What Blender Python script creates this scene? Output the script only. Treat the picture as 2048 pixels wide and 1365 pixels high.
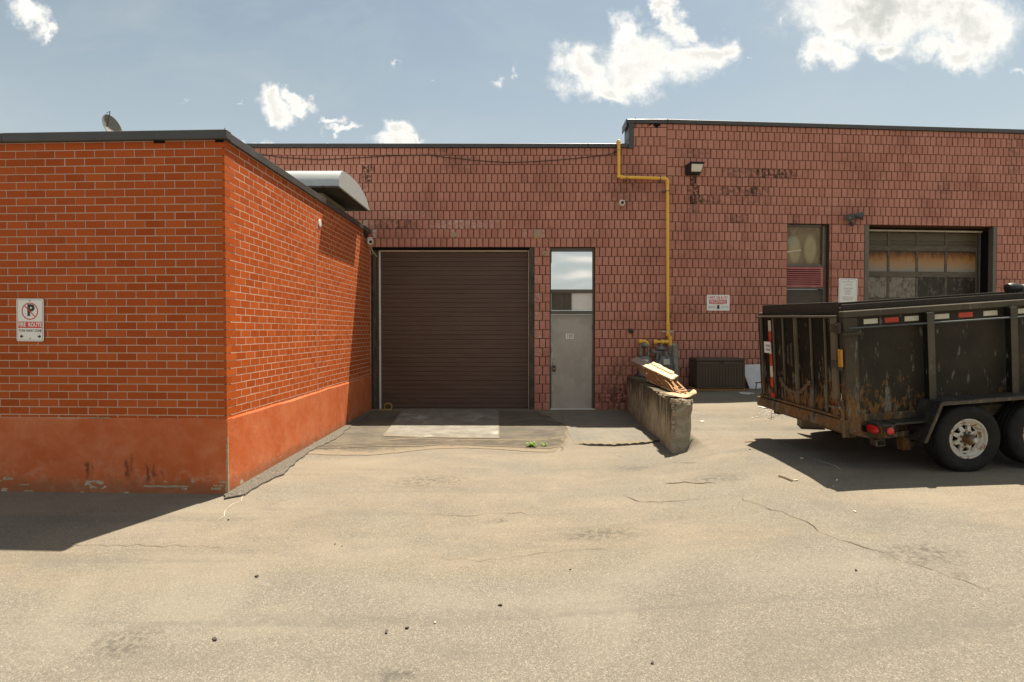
import bpy, bmesh, math, random
from mathutils import Vector, Matrix, Euler
random.seed(7)
for _o in list(bpy.data.objects): bpy.data.objects.remove(_o)
SC = bpy.context.scene
COL = SC.collection
R = math.radians

# ------------------------------------------------------------------ camera
CAM_H = 1.763
F_PX, CX, CY, PITCH = 1120.0, 1036.0, 682.5, R(1.06)      # measured on the 2048 x 1365 photograph
cd = bpy.data.cameras.new('camera')
cam = bpy.data.objects.new('camera', cd); COL.objects.link(cam)
cam.location = (0, 0, CAM_H)
cam.rotation_euler = (math.pi/2 - PITCH, 0, 0)
cd.sensor_width = 36.0; cd.sensor_fit = 'HORIZONTAL'
cd.lens = F_PX/2048*36.0
cd.shift_x = -(CX-1024)/2048
cd.clip_start = 0.05; cd.clip_end = 2000
SC.camera = cam

# ------------------------------------------------------------------ light and exposure
SUN_DIR = Vector((0.20, 0.307, 1.0)).normalized()          # towards the sun, read off the shadows
SUN_EL = math.asin(SUN_DIR.z)
SUN_AZ = math.atan2(SUN_DIR.x, SUN_DIR.y)                  # clockwise from +Y
SKY_STRENGTH = 0.058
SUN_STRENGTH = 4.0
SC.view_settings.view_transform = 'Standard'
SC.view_settings.look = 'None'
SC.view_settings.gamma = 1.0
SC.view_settings.use_curve_mapping = False
SC.view_settings.exposure = 1.55
sl = bpy.data.lights.new('sun', 'SUN'); sl.energy = SUN_STRENGTH; sl.angle = R(0.53); sl.color = (1.0, 0.90, 0.75)
so = bpy.data.objects.new('sun', sl); COL.objects.link(so)
so.rotation_euler = (-SUN_DIR).to_track_quat('-Z', 'Y').to_euler()
so.location = (10, 20, 40)

# ------------------------------------------------------------------ node helper
class N:
    def __init__(s, tree):
        s.t = tree; s.n = tree.nodes; s.l = tree.links
    def put(s, sock, v):
        if v is None: return
        if isinstance(v, bpy.types.NodeSocket): s.l.new(v, sock)
        else:
            if sock.type == 'RGBA' and not hasattr(v, '__len__'): v = (v, v, v, 1)
            if sock.type == 'RGBA' and len(v) == 3: v = (*v, 1)
            sock.default_value = v
    def node(s, kind, **kw):
        n = s.n.new(kind)
        for k, v in kw.items(): setattr(n, k, v)
        return n
    def pos(s): return s.node('ShaderNodeNewGeometry').outputs['Position']
    def gen(s): return s.node('ShaderNodeTexCoord').outputs['Generated']
    def attr(s, name): return s.node('ShaderNodeAttribute', attribute_name=name).outputs['Fac']
    def math(s, op, a, b=None, c=None, clamp=False):
        n = s.node('ShaderNodeMath', operation=op, use_clamp=clamp)
        s.put(n.inputs[0], a); s.put(n.inputs[1], b)
        if c is not None: s.put(n.inputs[2], c)
        return n.outputs[0]
    def vmath(s, op, a, b=None):
        n = s.node('ShaderNodeVectorMath', operation=op)
        s.put(n.inputs[0], a); s.put(n.inputs[1], b)
        return n.outputs['Value'] if op in ('LENGTH', 'DOT_PRODUCT', 'DISTANCE') else n.outputs['Vector']
    def scale(s, v, k): return s.vmath('MULTIPLY', v, tuple(k) if hasattr(k, '__len__') else (k, k, k))
    def sep(s, v):
        n = s.node('ShaderNodeSeparateXYZ'); s.put(n.inputs[0], v); return n.outputs
    def comb(s, x, y, z):
        n = s.node('ShaderNodeCombineXYZ'); s.put(n.inputs[0], x); s.put(n.inputs[1], y); s.put(n.inputs[2], z); return n.outputs[0]
    def noise(s, v, sc, det=4, rough=0.55, dist=0.0, out='Fac'):
        n = s.node('ShaderNodeTexNoise')
        s.put(n.inputs['Vector'], v); s.put(n.inputs['Scale'], sc); s.put(n.inputs['Detail'], det)
        s.put(n.inputs['Roughness'], rough); s.put(n.inputs['Distortion'], dist)
        return n.outputs[out]
    def vor(s, v, sc, feature='F1', out='Distance', rnd=1.0):
        n = s.node('ShaderNodeTexVoronoi', feature=feature)
        s.put(n.inputs['Vector'], v); s.put(n.inputs['Scale'], sc); s.put(n.inputs['Randomness'], rnd)
        return n.outputs[out]
    def ramp(s, f, *stops, interp='LINEAR'):
        n = s.node('ShaderNodeValToRGB'); cr = n.color_ramp; cr.interpolation = interp
        while len(cr.elements) < len(stops): cr.elements.new(0.5)
        for e, (p, c) in zip(cr.elements, stops):
            e.position = p
            e.color = (c, c, c, 1) if not hasattr(c, '__len__') else (*c, 1) if len(c) == 3 else c
        s.put(n.inputs[0], f); return n.outputs[0]
    def step(s, f, a, b):
        n = s.node('ShaderNodeMapRange', interpolation_type='SMOOTHSTEP')
        s.put(n.inputs[0], f); s.put(n.inputs[1], a); s.put(n.inputs[2], b); return n.outputs[0]
    def mix(s, f, a, b, mode='MIX'):
        n = s.node('ShaderNodeMix', data_type='RGBA', blend_type=mode)
        s.put(n.inputs[0], f); s.put(n.inputs[6], a); s.put(n.inputs[7], b); return n.outputs[2]
    def bump(s, h, strength=0.3, dist=0.01):
        n = s.node('ShaderNodeBump'); s.put(n.inputs['Height'], h)
        n.inputs['Strength'].default_value = strength; n.inputs['Distance'].default_value = dist
        return n.outputs['Normal']

MATS = {}
def mat(name, fn=None, color=(0.5, 0.5, 0.5), rough=0.6, metal=0.0, spec=0.35):
    m = bpy.data.materials.new(name); m.use_nodes = True
    nt = N(m.node_tree)
    b = m.node_tree.nodes['Principled BSDF']
    b.inputs['Base Color'].default_value = (*color, 1)
    b.inputs['Roughness'].default_value = rough
    b.inputs['Metallic'].default_value = metal
    b.inputs['Specular IOR Level'].default_value = spec
    if fn:
        d = fn(nt) or {}
        for k, v in d.items(): nt.put(b.inputs[k], v)
    MATS[name] = m
    return m

# ------------------------------------------------------------------ sky with clouds
def ray(px, py):
    u, v = (px-CX)/F_PX, (CY-py)/F_PX
    c, s_ = math.cos(PITCH), math.sin(PITCH)
    return Vector((u, c + v*s_, -s_ + v*c))
world = bpy.data.worlds.new('World'); SC.world = world; world.use_nodes = True
wt = N(world.node_tree); world.node_tree.nodes.clear()
def build_world():
    w = wt
    out = w.node('ShaderNodeOutputWorld'); bg = w.node('ShaderNodeBackground')
    w.l.new(bg.outputs[0], out.inputs[0]); bg.inputs[1].default_value = SKY_STRENGTH
    sky = w.node('ShaderNodeTexSky'); sky.sky_type = 'NISHITA'; sky.sun_disc = False
    sky.sun_elevation = SUN_EL; sky.sun_rotation = SUN_AZ
    sky.altitude = 150; sky.air_density = 1.0; sky.dust_density = 2.2; sky.ozone_density = 1.0
    d = w.gen()
    hs = w.node('ShaderNodeHueSaturation'); hs.inputs['Saturation'].default_value = SKY_SAT; hs.inputs['Value'].default_value = SKY_VAL
    w.l.new(sky.outputs[0], hs.inputs['Color'])
    skyc = w.mix(1.0, hs.outputs[0], SKY_TINT, 'MULTIPLY')
    x, y, z = w.sep(d)
    # gnomonic coordinates of the sky ahead (u right, v up)
    ys = w.math('MAXIMUM', y, 0.02)
    u = w.math('DIVIDE', x, ys); v = w.math('DIVIDE', z, ys)
    uv = w.comb(u, v, 0.0)
    n1 = w.noise(uv, 7.0, 9, 0.58, 0.25, 'Color')
    n2 = w.noise(uv, 26.0, 8, 0.62, 0.2, 'Color')
    uvd = w.vmath('ADD', uv, w.scale(w.vmath('SUBTRACT', n1, (0.5, 0.5, 0.5)), 0.16))
    uvd = w.vmath('ADD', uvd, w.scale(w.vmath('SUBTRACT', n2, (0.5, 0.5, 0.5)), 0.052))
    def blob(px, py, rx, ry):
        r0 = ray(px, py)
        c = (r0.x/r0.y, r0.z/r0.y, 0)
        q = w.vmath('SUBTRACT', uvd, c)
        q = w.scale(q, (F_PX/(rx*.92), F_PX/(ry*.90), 0))
        return w.math('SUBTRACT', 1.0, w.vmath('LENGTH', q))
    dens = None
    for args in CLOUDS:
        b = blob(*args[:4])
        if len(args) > 4: b = w.math('SUBTRACT', b, args[4])
        if dens is None: dens = b
        else:
            sm = w.node('ShaderNodeMath', operation='SMOOTH_MAX'); w.put(sm.inputs[0], dens); w.put(sm.inputs[1], b); sm.inputs[2].default_value = 0.25
            dens = sm.outputs[0]
    front = w.step(y, 0.05, 0.2)
    dens = w.math('ADD', dens, w.math('MULTIPLY', w.math('SUBTRACT', w.noise(uv, 34, 10, 0.72), 0.5), 1.1))
    a_front = w.math('MULTIPLY', w.math('POWER', w.step(dens, -0.42, 0.60), 1.6), front)
    # scattered clouds over the rest of the sky (behind the camera and overhead)
    zs = w.math('MAXIMUM', z, 0.06)
    p = w.comb(w.math('DIVIDE', x, zs), w.math('DIVIDE', y, zs), 0.0)
    g = w.noise(p, 0.75, 9, 0.6, 0.2)
    a_back = w.math('MULTIPLY', w.step(g, 0.47, 0.66), w.math('SUBTRACT', 1.0, w.step(y, -0.15, 0.1)))
    a = w.math('MAXIMUM', a_front, a_back)
    low = w.math('MULTIPLY', w.math('SUBTRACT', 1.0, w.step(z, 0.04, 0.60)), 0.62)
    # cloud tone: white edges, greyer body
    body = w.noise(uvd, 9.0, 6, 0.55)
    thick = w.math('MULTIPLY', w.step(dens, 0.25, 0.9), w.step(body, 0.25, 0.62))
    big = w.step(blob(1815, 30, 330, 120), 0.0, 0.6)
    thick = w.math('MULTIPLY', thick, w.math('ADD', 0.60, w.math('MULTIPLY', big, 0.40)))
    cc = w.mix(thick, CLOUD_WHITE, CLOUD_GREY)
    # thin veil of high haze
    veil = w.math('MULTIPLY', w.step(w.noise(w.scale(uv, (1.0, 2.2, 1)), 2.6, 6, 0.6, 0.4), 0.42, 0.75), 0.30)
    skyv = w.mix(low, w.mix(veil, skyc, VEIL), HAZE)
    w.put(bg.inputs[0], w.mix(a, skyv, cc))
SKY_SAT, SKY_VAL, SKY_TINT = 0.70, 0.69, (0.90, 1.0, 0.955)
CLOUD_WHITE, CLOUD_GREY, VEIL = (6.8, 6.6, 6.1), (3.9, 3.95, 3.7), (3.5, 3.85, 3.75)
HAZE = (4.05, 4.4, 4.3)
CLOUDS = [(1165, 135, 72, 42), (1222, 160, 66, 28), (1260, 68, 42, 72), (1300, 128, 108, 58), (1390, 98, 70, 44), (1432, 88, 34, 38), (1338, 35, 26, 50, .1), (1330, 0, 20, 25),
          (1790, 25, 230, 85), (1930, 60, 110, 80), (1655, 112, 52, 34), (1900, 120, 90, 34), (1690, 60, 80, 50), (1780, 98, 60, 30),
          (66, 28, 46, 36, .1), (104, 42, 18, 20, .2), (553, 216, 44, 26), (598, 198, 28, 18), (655, 228, 30, 11, .1), (682, 247, 34, 10), (806, 262, 36, 26), (790, 282, 56, 16), (842, 277, 30, 16),
          (505, 286, 60, 16), (994, 137, 46, 24, .72), (1034, 140, 20, 16, .8), (796, 122, 28, 15, .8), (872, 158, 16, 12, .9), (470, 224, 22, 10, .9), (365, 200, 22, 10, .95), (1560, 40, 70, 30, .85), (1490, 96, 34, 22, .85), (2042, 165, 30, 18, .75)]
build_world()

# ------------------------------------------------------------------ ground height and photo helpers
def lerp_tab(t, x):
    if x <= t[0][0]: return t[0][1]
    for (a, va), (b, vb) in zip(t, t[1:]):
        if x <= b:
            k = (x-a)/(b-a); k = k*k*(3-2*k) if False else k
            return va + (vb-va)*k
    return t[-1][1]
GL = [(-400, -.4), (0, -.40), (3, -.32), (4, -.285), (5, -.22), (5.6, -.16), (6.33, -.09), (8.5, -.07), (10.6, -.06), (12.0, -.004), (12.5, 0), (500, 0)]
GR = [(-400, -.2), (0, -.20), (3, -.06), (4.5, .04), (5.86, .125), (6.2, .155), (7, .185), (8.35, .175), (9.3, .24), (10.5, .35), (11.9, .475), (12.5, .50), (500, .5)]
def sstep(a, b, x):
    t = min(1, max(0, (x-a)/(b-a))); return t*t*(3-2*t)
def ground(x, y):
    k = min(3.2, max(0, (8.25-y)*1.25))
    t = sstep(2.46-k, 2.66+k*.5, x)
    l = lerp_tab(GL, y); r = lerp_tab(GR, y) + .02*min(6, max(0, x-4))*(1 if y < 12 else 1)
    return l + (r-l)*t
def gp(px, py):
    """the ground point a ray through this photo pixel meets"""
    d = ray(px, py); t = 1.0
    for _ in range(60):
        x, y = d.x*t, d.y*t
        zz = ground(x, y)
        tn = (zz-CAM_H)/d.z
        t = t*.5 + tn*.5
    return Vector((d.x*t, d.y*t, ground(d.x*t, d.y*t)))
def at_y(px, py, Y):
    d = ray(px, py); t = Y/d.y
    return Vector((d.x*t, Y, CAM_H + d.z*t))

# ------------------------------------------------------------------ mesh builder
class MB:
    def __init__(s): s.v = []; s.f = []; s.m = []; s.tint = []; s.soot = []; s.cur = (0.5, 0.0)
    def vert(s, p):
        s.v.append(Vector(p)); s.tint.append(s.cur[0]); s.soot.append(s.cur[1]); return len(s.v)-1
    def face(s, idx, m=0): s.f.append(tuple(idx)); s.m.append(m)
    def poly(s, pts, m=0): s.face([s.vert(p) for p in pts], m)
    def hexa(s, p, m=0):
        """p: 4 bottom points then 4 top points, same winding seen from above (ccw)"""
        i = [s.vert(q) for q in p]
        for f in ((3, 2, 1, 0), (4, 5, 6, 7), (0, 1, 5, 4), (1, 2, 6, 5), (2, 3, 7, 6), (3, 0, 4, 7)): s.face([i[k] for k in f], m)
        return s
    def box(s, x0, x1, y0, y1, z0, z1, m=0, T=None):
        p = [(x0, y0, z0), (x1, y0, z0), (x1, y1, z0), (x0, y1, z0), (x0, y0, z1), (x1, y0, z1), (x1, y1, z1), (x0, y1, z1)]
        p = [Vector(q) for q in p]
        if T: p = [T(*q) if callable(T) else T @ q for q in p]
        return s.hexa(p, m)
    def beam(s, a, b, w, h, up=(0, 0, 1), m=0):
        a, b = Vector(a), Vector(b); d = (b-a).normalized(); up = Vector(up)
        r = d.cross(up)
        if r.length < 1e-4: r = d.cross(Vector((0, 1, 0)))
        r.normalize(); u = r.cross(d).normalized()
        r = r*w/2; u = u*h/2
        return s.hexa([a-r-u, a+r-u, b+r-u, b-r-u, a-r+u, a+r+u, b+r+u, b-r+u], m)
    def tube(s, pts, r, n=8, m=0, closed=False):
        pts = [Vector(p) for p in pts]; k = len(pts); rings = []
        prev = None
        for i, p in enumerate(pts):
            if closed: d = pts[(i+1) % k]-pts[i-1]
            else: d = pts[min(i+1, k-1)]-pts[max(i-1, 0)]
            d.normalize()
            if prev is None:
                a = Vector((0, 0, 1)) if abs(d.z) < .9 else Vector((1, 0, 0))
                u = d.cross(a).normalized()
            else: u = (prev - d*prev.dot(d)).normalized()
            prev = u; w = d.cross(u)
            rr = r[i] if hasattr(r, '__len__') else r
            rings.append([s.vert(p+(u*math.cos(2*math.pi*j/n)+w*math.sin(2*math.pi*j/n))*rr) for j in range(n)])
        for i in range(k if closed else k-1):
            A, B = rings[i], rings[(i+1) % k]
            for j in range(n): s.face((A[j], A[(j+1) % n], B[(j+1) % n], B[j]), m)
        if not closed:
            s.face(rings[0][::-1], m); s.face(rings[-1], m)
        return s
    def lathe(s, prof, M, n=24, m=0, caps=True):
        """prof: (radius, height) pairs round local z"""
        rings = []
        for r, h in prof:
            rings.append([s.vert(M @ Vector((max(r, 1e-4)*math.cos(2*math.pi*j/n), max(r, 1e-4)*math.sin(2*math.pi*j/n), h))) for j in range(n)])
        for A, B in zip(rings, rings[1:]):
            for j in range(n): s.face((A[j], A[(j+1) % n], B[(j+1) % n], B[j]), m)
        if caps:
            s.face(rings[0][::-1], m); s.face(rings[-1], m)
        return s
    def prism(s, pts, d, m=0):
        """polygon extruded by vector d"""
        a = [s.vert(p) for p in pts]; b = [s.vert(Vector(p)+Vector(d)) for p in pts]; n = len(a)
        s.face(a[::-1], m); s.face(b, m)
        for i in range(n): s.face((a[i], a[(i+1) % n], b[(i+1) % n], b[i]), m)
        return s
    def mesh(s, name, origin=(0, 0, 0), bev=0.0, smooth=None, seg=1, fix=True):
        me = bpy.data.meshes.new(name); O = Vector(origin)
        me.from_pydata([v-O for v in s.v], [], s.f)
        me.polygons.foreach_set('material_index', s.m)
        at = me.attributes.new('tint', 'FLOAT', 'POINT'); at.data.foreach_set('value', s.tint)
        at = me.attributes.new('soot', 'FLOAT', 'POINT'); at.data.foreach_set('value', s.soot)
        if bev or fix:
            bm = bmesh.new(); bm.from_mesh(me)
            if fix: bmesh.ops.recalc_face_normals(bm, faces=bm.faces)
            if bev:
                es = [e for e in bm.edges if len(e.link_faces) == 2 and e.calc_face_angle(0) > .5]
                bmesh.ops.bevel(bm, geom=es, offset=bev, segments=seg, affect='EDGES', clamp_overlap=True)
            bm.to_mesh(me); bm.free()
        if smooth:
            me.shade_smooth(); me.set_sharp_from_angle(angle=R(smooth))
        me.update()
        return me

ORG = {}
def link(name, me, parent=None, org=(0, 0, 0)):
    o = bpy.data.objects.new(name, me); COL.objects.link(o)
    if parent is not None: o.parent = parent
    else: o.location = org
    ORG[o.name] = Vector(org) if parent is None else ORG[parent.name]
    return o
def meta(o, label=None, cat=None, group=None, kind=None):
    if label: o['label'] = label
    if cat: o['category'] = cat
    if group: o['group'] = group
    if kind: o['kind'] = kind
    return o
def setm(me, mats):
    for m in (mats if isinstance(mats, (list, tuple)) else [mats]): me.materials.append(MATS[m])
def thing(name, label, cat, loc, group=None):
    o = bpy.data.objects.new(name, None); COL.objects.link(o); o.location = loc
    o.empty_display_size = .2
    ORG[o.name] = Vector(loc)
    return meta(o, label, cat, group)
def part(name, mb, mats, parent, bev=0.0, smooth=None, label=None, kind=None, fix=True, seg=1):
    me = mb.mesh(name, ORG[parent.name], bev, smooth, seg, fix); setm(me, mats)
    return meta(link(name, me, parent), label, None, None, kind)
def solo(name, mb, mats, label, cat, org, bev=0.0, smooth=None, kind=None, group=None, fix=True):
    me = mb.mesh(name, org, bev, smooth, 1, fix); setm(me, mats)
    return meta(link(name, me, None, org), label, cat, group, kind)
def text_mesh(body, M, size, sx=1.0, bold=0.0, align='CENTER'):
    c = bpy.data.curves.new('t', 'FONT'); c.body = body; c.size = size; c.align_x = align; c.align_y = 'CENTER'; c.offset = bold; c.extrude = 0.0004
    c.resolution_u = 3
    o = bpy.data.objects.new('t', c); COL.objects.link(o)
    dg = bpy.context.evaluated_depsgraph_get()
    me = bpy.data.meshes.new_from_object(o.evaluated_get(dg))
    bpy.data.objects.remove(o); bpy.data.curves.remove(c)
    me.transform(M @ Matrix.Diagonal((sx, 1, 1, 1)))
    return me
def text(name, body, M, size, m, parent, sx=1.0, bold=0.0, align='CENTER'):
    me = text_mesh(body, M, size, sx, bold, align); me.transform(Matrix.Translation(-ORG[parent.name])); me.name = name
    me.materials.clear(); setm(me, m)
    return link(name, me, parent)
def frame(o, r, up=(0, 0, 1)):
    r = Vector(r).normalized(); up = Vector(up); n = r.cross(up).normalized()
    return Matrix(((r.x, up.x, n.x, o[0]), (r.y, up.y, n.y, o[1]), (r.z, up.z, n.z, o[2]), (0, 0, 0, 1)))

# ------------------------------------------------------------------ materials
def m_ground(w):
    p = w.pos(); x, y, z = w.sep(p)
    p2 = w.comb(x, y, 0.0)
    gx, gy, gz = w.sep(w.vor(p2, 190, out='Color'))
    hx, hy, hz = w.sep(w.vor(w.vmath('ADD', p2, (3.3, 1.7, 0)), 120, out='Color'))
    fine = w.noise(p2, 260, 4, .7)
    agg = w.mix(w.step(gx, .25, 1.0), (.120, .107, .085), (.194, .173, .138))
    agg = w.mix(w.math('MULTIPLY', w.step(hx, .80, .95), .62), agg, (.278, .252, .205))
    agg = w.mix(w.math('MULTIPLY', w.step(hy, .84, .95), .6), agg, (.082, .073, .060))
    agg = w.mix(w.math('MULTIPLY', w.step(hz, .97, .99), .45), agg, (.215, .15, .10))
    agg = w.mix(w.math('MULTIPLY', w.step(fine, .42, .7), .35), agg, (.10, .088, .068))
    # areas where more of the stone has come out, and areas worn grey and smooth
    lay = w.noise(w.comb(w.math('MULTIPLY', x, .55), y, 7.0), .75, 6, .62, .6)
    agg = w.mix(w.math('MULTIPLY', w.step(lay, .48, .66), .45), agg, (.205, .183, .145))
    agg = w.mix(w.math('MULTIPLY', w.step(lay, .48, .32), .5), agg, (.108, .098, .081))
    # sandy dust washed over the yard behind, thinning out towards the camera
    big = w.noise(w.comb(w.math('MULTIPLY', x, .5), y, 0.0), .55, 6, .62, .5)
    mid = w.noise(w.comb(w.math('MULTIPLY', x, .55), w.math('MULTIPLY', y, 1.15), 0.0), 1.7, 8, .68, .35)
    sml = w.noise(p2, 9, 7, .7)
    dust = w.math('ADD', w.math('MULTIPLY', big, .5), w.math('ADD', w.math('MULTIPLY', mid, .35), w.math('MULTIPLY', sml, .15)))
    dust = w.math('MULTIPLY', w.step(dust, .40, .62), w.step(w.math('ADD', y, w.math('MULTIPLY', w.math('SUBTRACT', big, .5), 3.5)), 3.9, 5.3))
    dustc = w.mix(w.step(mid, .35, .7), (.186, .146, .098), (.222, .184, .131))
    dustc = w.mix(w.math('MULTIPLY', w.step(fine, .4, .7), .35), dustc, (.125, .10, .07))
    dustc = w.mix(w.math('MULTIPLY', w.step(hx, .80, .95), .45), dustc, (.27, .235, .18))
    dustc = w.mix(w.math('MULTIPLY', w.step(hy, .84, .95), .4), dustc, (.11, .092, .068))
    base = w.mix(w.math('MULTIPLY', dust, .70), agg, dustc)
    # oil, tyre scuffs and damp-looking stains
    spot = w.step(w.noise(w.comb(x, w.math('MULTIPLY', y, 1.5), 9.0), 1.5, 8, .70, .2), .635, .72)
    base = w.mix(w.math('MULTIPLY', w.math('MULTIPLY', spot, w.step(sml, .35, .62)), .55), base, (.072, .063, .050))
    tr = w.noise(w.comb(w.math('MULTIPLY', x, .12), w.math('MULTIPLY', y, 2.2), 4.0), 1.2, 5, .6, .15)
    base = w.mix(w.math('MULTIPLY', w.math('MULTIPLY', w.step(tr, .54, .66), w.step(sml, .3, .6)), .42), base, (.092, .085, .072))
    for cx, cy, rx, ry in OIL:
        q = w.scale(w.vmath('SUBTRACT', p2, (cx, cy, 0)), (1/rx, 1/ry, 0))
        m = w.math('MULTIPLY', w.step(w.vmath('LENGTH', q), 1.0, .2), w.step(w.noise(p2, 16, 7, .72), .42, .60))
        base = w.mix(w.math('MULTIPLY', m, .62), base, (.050, .045, .038))
    h = w.math('ADD', w.math('MULTIPLY', w.vor(p2, 190), .35), w.math('ADD', w.math('MULTIPLY', w.vor(p2, 105), .35), w.math('MULTIPLY', w.noise(p2, 30, 6, .65), .5)))
    return {'Base Color': base, 'Roughness': .93, 'Normal': w.bump(h, .42, .010)}
OIL = [(-1.05, 6.85, .75, .42), (1.55, 7.45, .42, .30), (-.72, 3.32, .22, .14), (-2.6, 3.65, .30, .28), (.75, 5.2, .6, .2), (2.3, 6.4, .5, .25), (-.2, 5.6, .16, .08), (3.2, 4.4, .5, .3)]
mat('asphalt', m_ground, spec=.25)
def m_patch(w):
    p = w.pos(); x, y, z = w.sep(p); p2 = w.comb(x, y, 0.0)
    fine = w.noise(p2, 130, 4, .65)
    c = w.mix(w.step(fine, .35, .7), (.042, .037, .029), (.13, .114, .088))
    n = w.noise(w.comb(w.math('MULTIPLY', x, .8), y, 0.0), 1.9, 9, .72, .15)
    d = w.step(n, .40, .62)
    c = w.mix(w.math('MULTIPLY', d, .60), c, (.142, .119, .084))
    wet = w.step(w.noise(w.comb(w.math('MULTIPLY', x, .7), y, 5.0), 2.4, 5, .6, .4), .52, .66)
    c = w.mix(w.math('MULTIPLY', wet, .5), c, (.05, .043, .034))
    e = w.step(w.math('ADD', w.attr('tint'), w.math('MULTIPLY', w.math('SUBTRACT', w.noise(p2, 7, 8, .72), .5), 1.5)), .12, .55)
    c = w.mix(e, (.175, .140, .096), c)
    return {'Base Color': c, 'Roughness': .88, 'Normal': w.bump(w.noise(p2, 60, 6, .7), .6, .012)}
mat('dark_asphalt', m_patch, spec=.25)
def m_sunk(w):
    p = w.pos(); x, y, z = w.sep(p); p2 = w.comb(x, y, 0.0)
    c = w.mix(w.step(w.noise(p2, 70, 5, .7), .35, .7), (.04, .035, .027), (.135, .115, .085))
    d = w.step(w.noise(w.comb(w.math('MULTIPLY', x, .8), w.math('MULTIPLY', y, 2.0), 2.0), 3.0, 6, .65, .5), .46, .66)
    c = w.mix(w.math('MULTIPLY', d, .7), c, (.15, .125, .09))
    e = w.step(w.math('ADD', w.attr('tint'), w.math('MULTIPLY', w.math('SUBTRACT', w.noise(p2, 8, 8, .72), .5), 1.7)), .2, .7)
    c = w.mix(e, (.150, .122, .084), c)
    return {'Base Color': c, 'Roughness': .92, 'Normal': w.bump(w.noise(p2, 40, 6, .7), .8, .02)}
mat('sunk_asphalt', m_sunk, spec=.2)
def m_apron(w):
    p = w.pos(); x, y, z = w.sep(p); p2 = w.comb(x, y, 0.0)
    fine = w.noise(p2, 140, 4, .65)
    c = w.mix(w.step(fine, .3, .75), (.10, .092, .076), (.195, .182, .15))
    n = w.noise(p2, 1.6, 5, .6, .5)
    c = w.mix(w.math('MULTIPLY', w.step(n, .4, .65), .6), c, (.20, .17, .125))
    e = w.step(w.math('ADD', w.attr('tint'), w.math('MULTIPLY', w.math('SUBTRACT', w.noise(p2, 7, 8, .72), .5), 1.2)), .05, .5)
    c = w.mix(e, (.165, .135, .093), c)
    return {'Base Color': c, 'Roughness': .9, 'Normal': w.bump(w.noise(p2, 70, 6, .7), .6, .012)}
mat('grey_asphalt', m_apron, spec=.25)
def m_edge(w):
    p = w.pos()
    fine = w.noise(p, 60, 5, .7)
    c = w.mix(w.step(fine, .35, .68), (.055, .048, .038), (.20, .18, .145))
    return {'Base Color': c, 'Roughness': .95, 'Normal': w.bump(w.noise(p, 28, 6, .7), 1.0, .03)}
mat('broken_asphalt', m_edge, spec=.2)
def m_slab(w):
    p = w.pos(); x, y, z = w.sep(p)
    n = w.noise(w.comb(x, y, 0.0), 2.6, 9, .72, .1)
    c = w.mix(w.step(n, .35, .68), (.135, .124, .102), (.215, .199, .164))
    spl = w.step(w.noise(w.comb(w.math('MULTIPLY', x, .8), y, 4.0), 2.2, 9, .70, .2), .57, .64)
    c = w.mix(w.math('MULTIPLY', spl, .75), c, (.34, .335, .31))
    dk = w.step(w.noise(w.comb(w.math('MULTIPLY', x, .8), y, 8.0), 1.2, 5, .6), .5, .72)
    c = w.mix(w.math('MULTIPLY', dk, .35), c, (.09, .08, .065))
    e = w.step(w.math('ADD', w.attr('tint'), w.math('MULTIPLY', w.math('SUBTRACT', w.noise(p, 9, 8, .72), .5), 1.1)), .0, .35)
    c = w.mix(e, (.145, .120, .084), c)
    return {'Base Color': c, 'Roughness': .85, 'Normal': w.bump(w.noise(p, 80, 5, .6), .3, .006)}
mat('concrete_slab', m_slab, spec=.3)
mat('crack', lambda w: {'Base Color': w.mix(w.noise(w.pos(), 40, 3), (.055, .045, .034), (.14, .115, .082))}, rough=.95)
mat('tan_wear', lambda w: {'Base Color': w.mix(w.noise(w.pos(), 30, 3), (.14, .11, .08), (.25, .2, .14))}, rough=.95)

def m_orange_brick(w):
    p = w.pos(); t = w.attr('tint')
    c = w.mix(t, (.335, .060, .008), (.445, .092, .016))
    n = w.noise(p, 7, 5, .6); f = w.noise(p, 90, 4, .6)
    c = w.mix(w.math('MULTIPLY', w.step(n, .52, .75), .45), c, (.37, .09, .028))
    c = w.mix(w.math('MULTIPLY', w.step(f, .5, .8), .35), c, (.40, .10, .03))
    sc = w.step(w.noise(w.scale(p, (1, 1, 1.6)), 5.5, 7, .7, .3), .70, .74)
    c = w.mix(w.math('MULTIPLY', sc, .30), c, (.55, .24, .12))
    h = w.math('ADD', w.noise(w.scale(p, (1, 1, 2)), 120, 4, .65), w.noise(p, 28, 3))
    return {'Base Color': c, 'Roughness': .62, 'Normal': w.bump(h, .35, .004)}
mat('orange_brick', m_orange_brick, spec=.12)
def m_omortar(w):
    p = w.pos()
    c = w.mix(w.noise(p, 14, 5, .6), (.46, .295, .215), (.59, .415, .32))
    return {'Base Color': c, 'Roughness': .9, 'Normal': w.bump(w.noise(p, 90, 4), .5, .004)}
mat('pale_mortar', m_omortar, spec=.2)
RUST = [(-4.93, .035, .06, .27), (-4.87, .03, .10, .26), (-4.46, .05, .08, .30), (-4.41, .02, .14, .36), (-4.24, .06, .16, .26), (-4.22, .03, .05, .24), (-4.15, .035, .10, .25), (-4.05, .02, .10, .2)]
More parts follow.
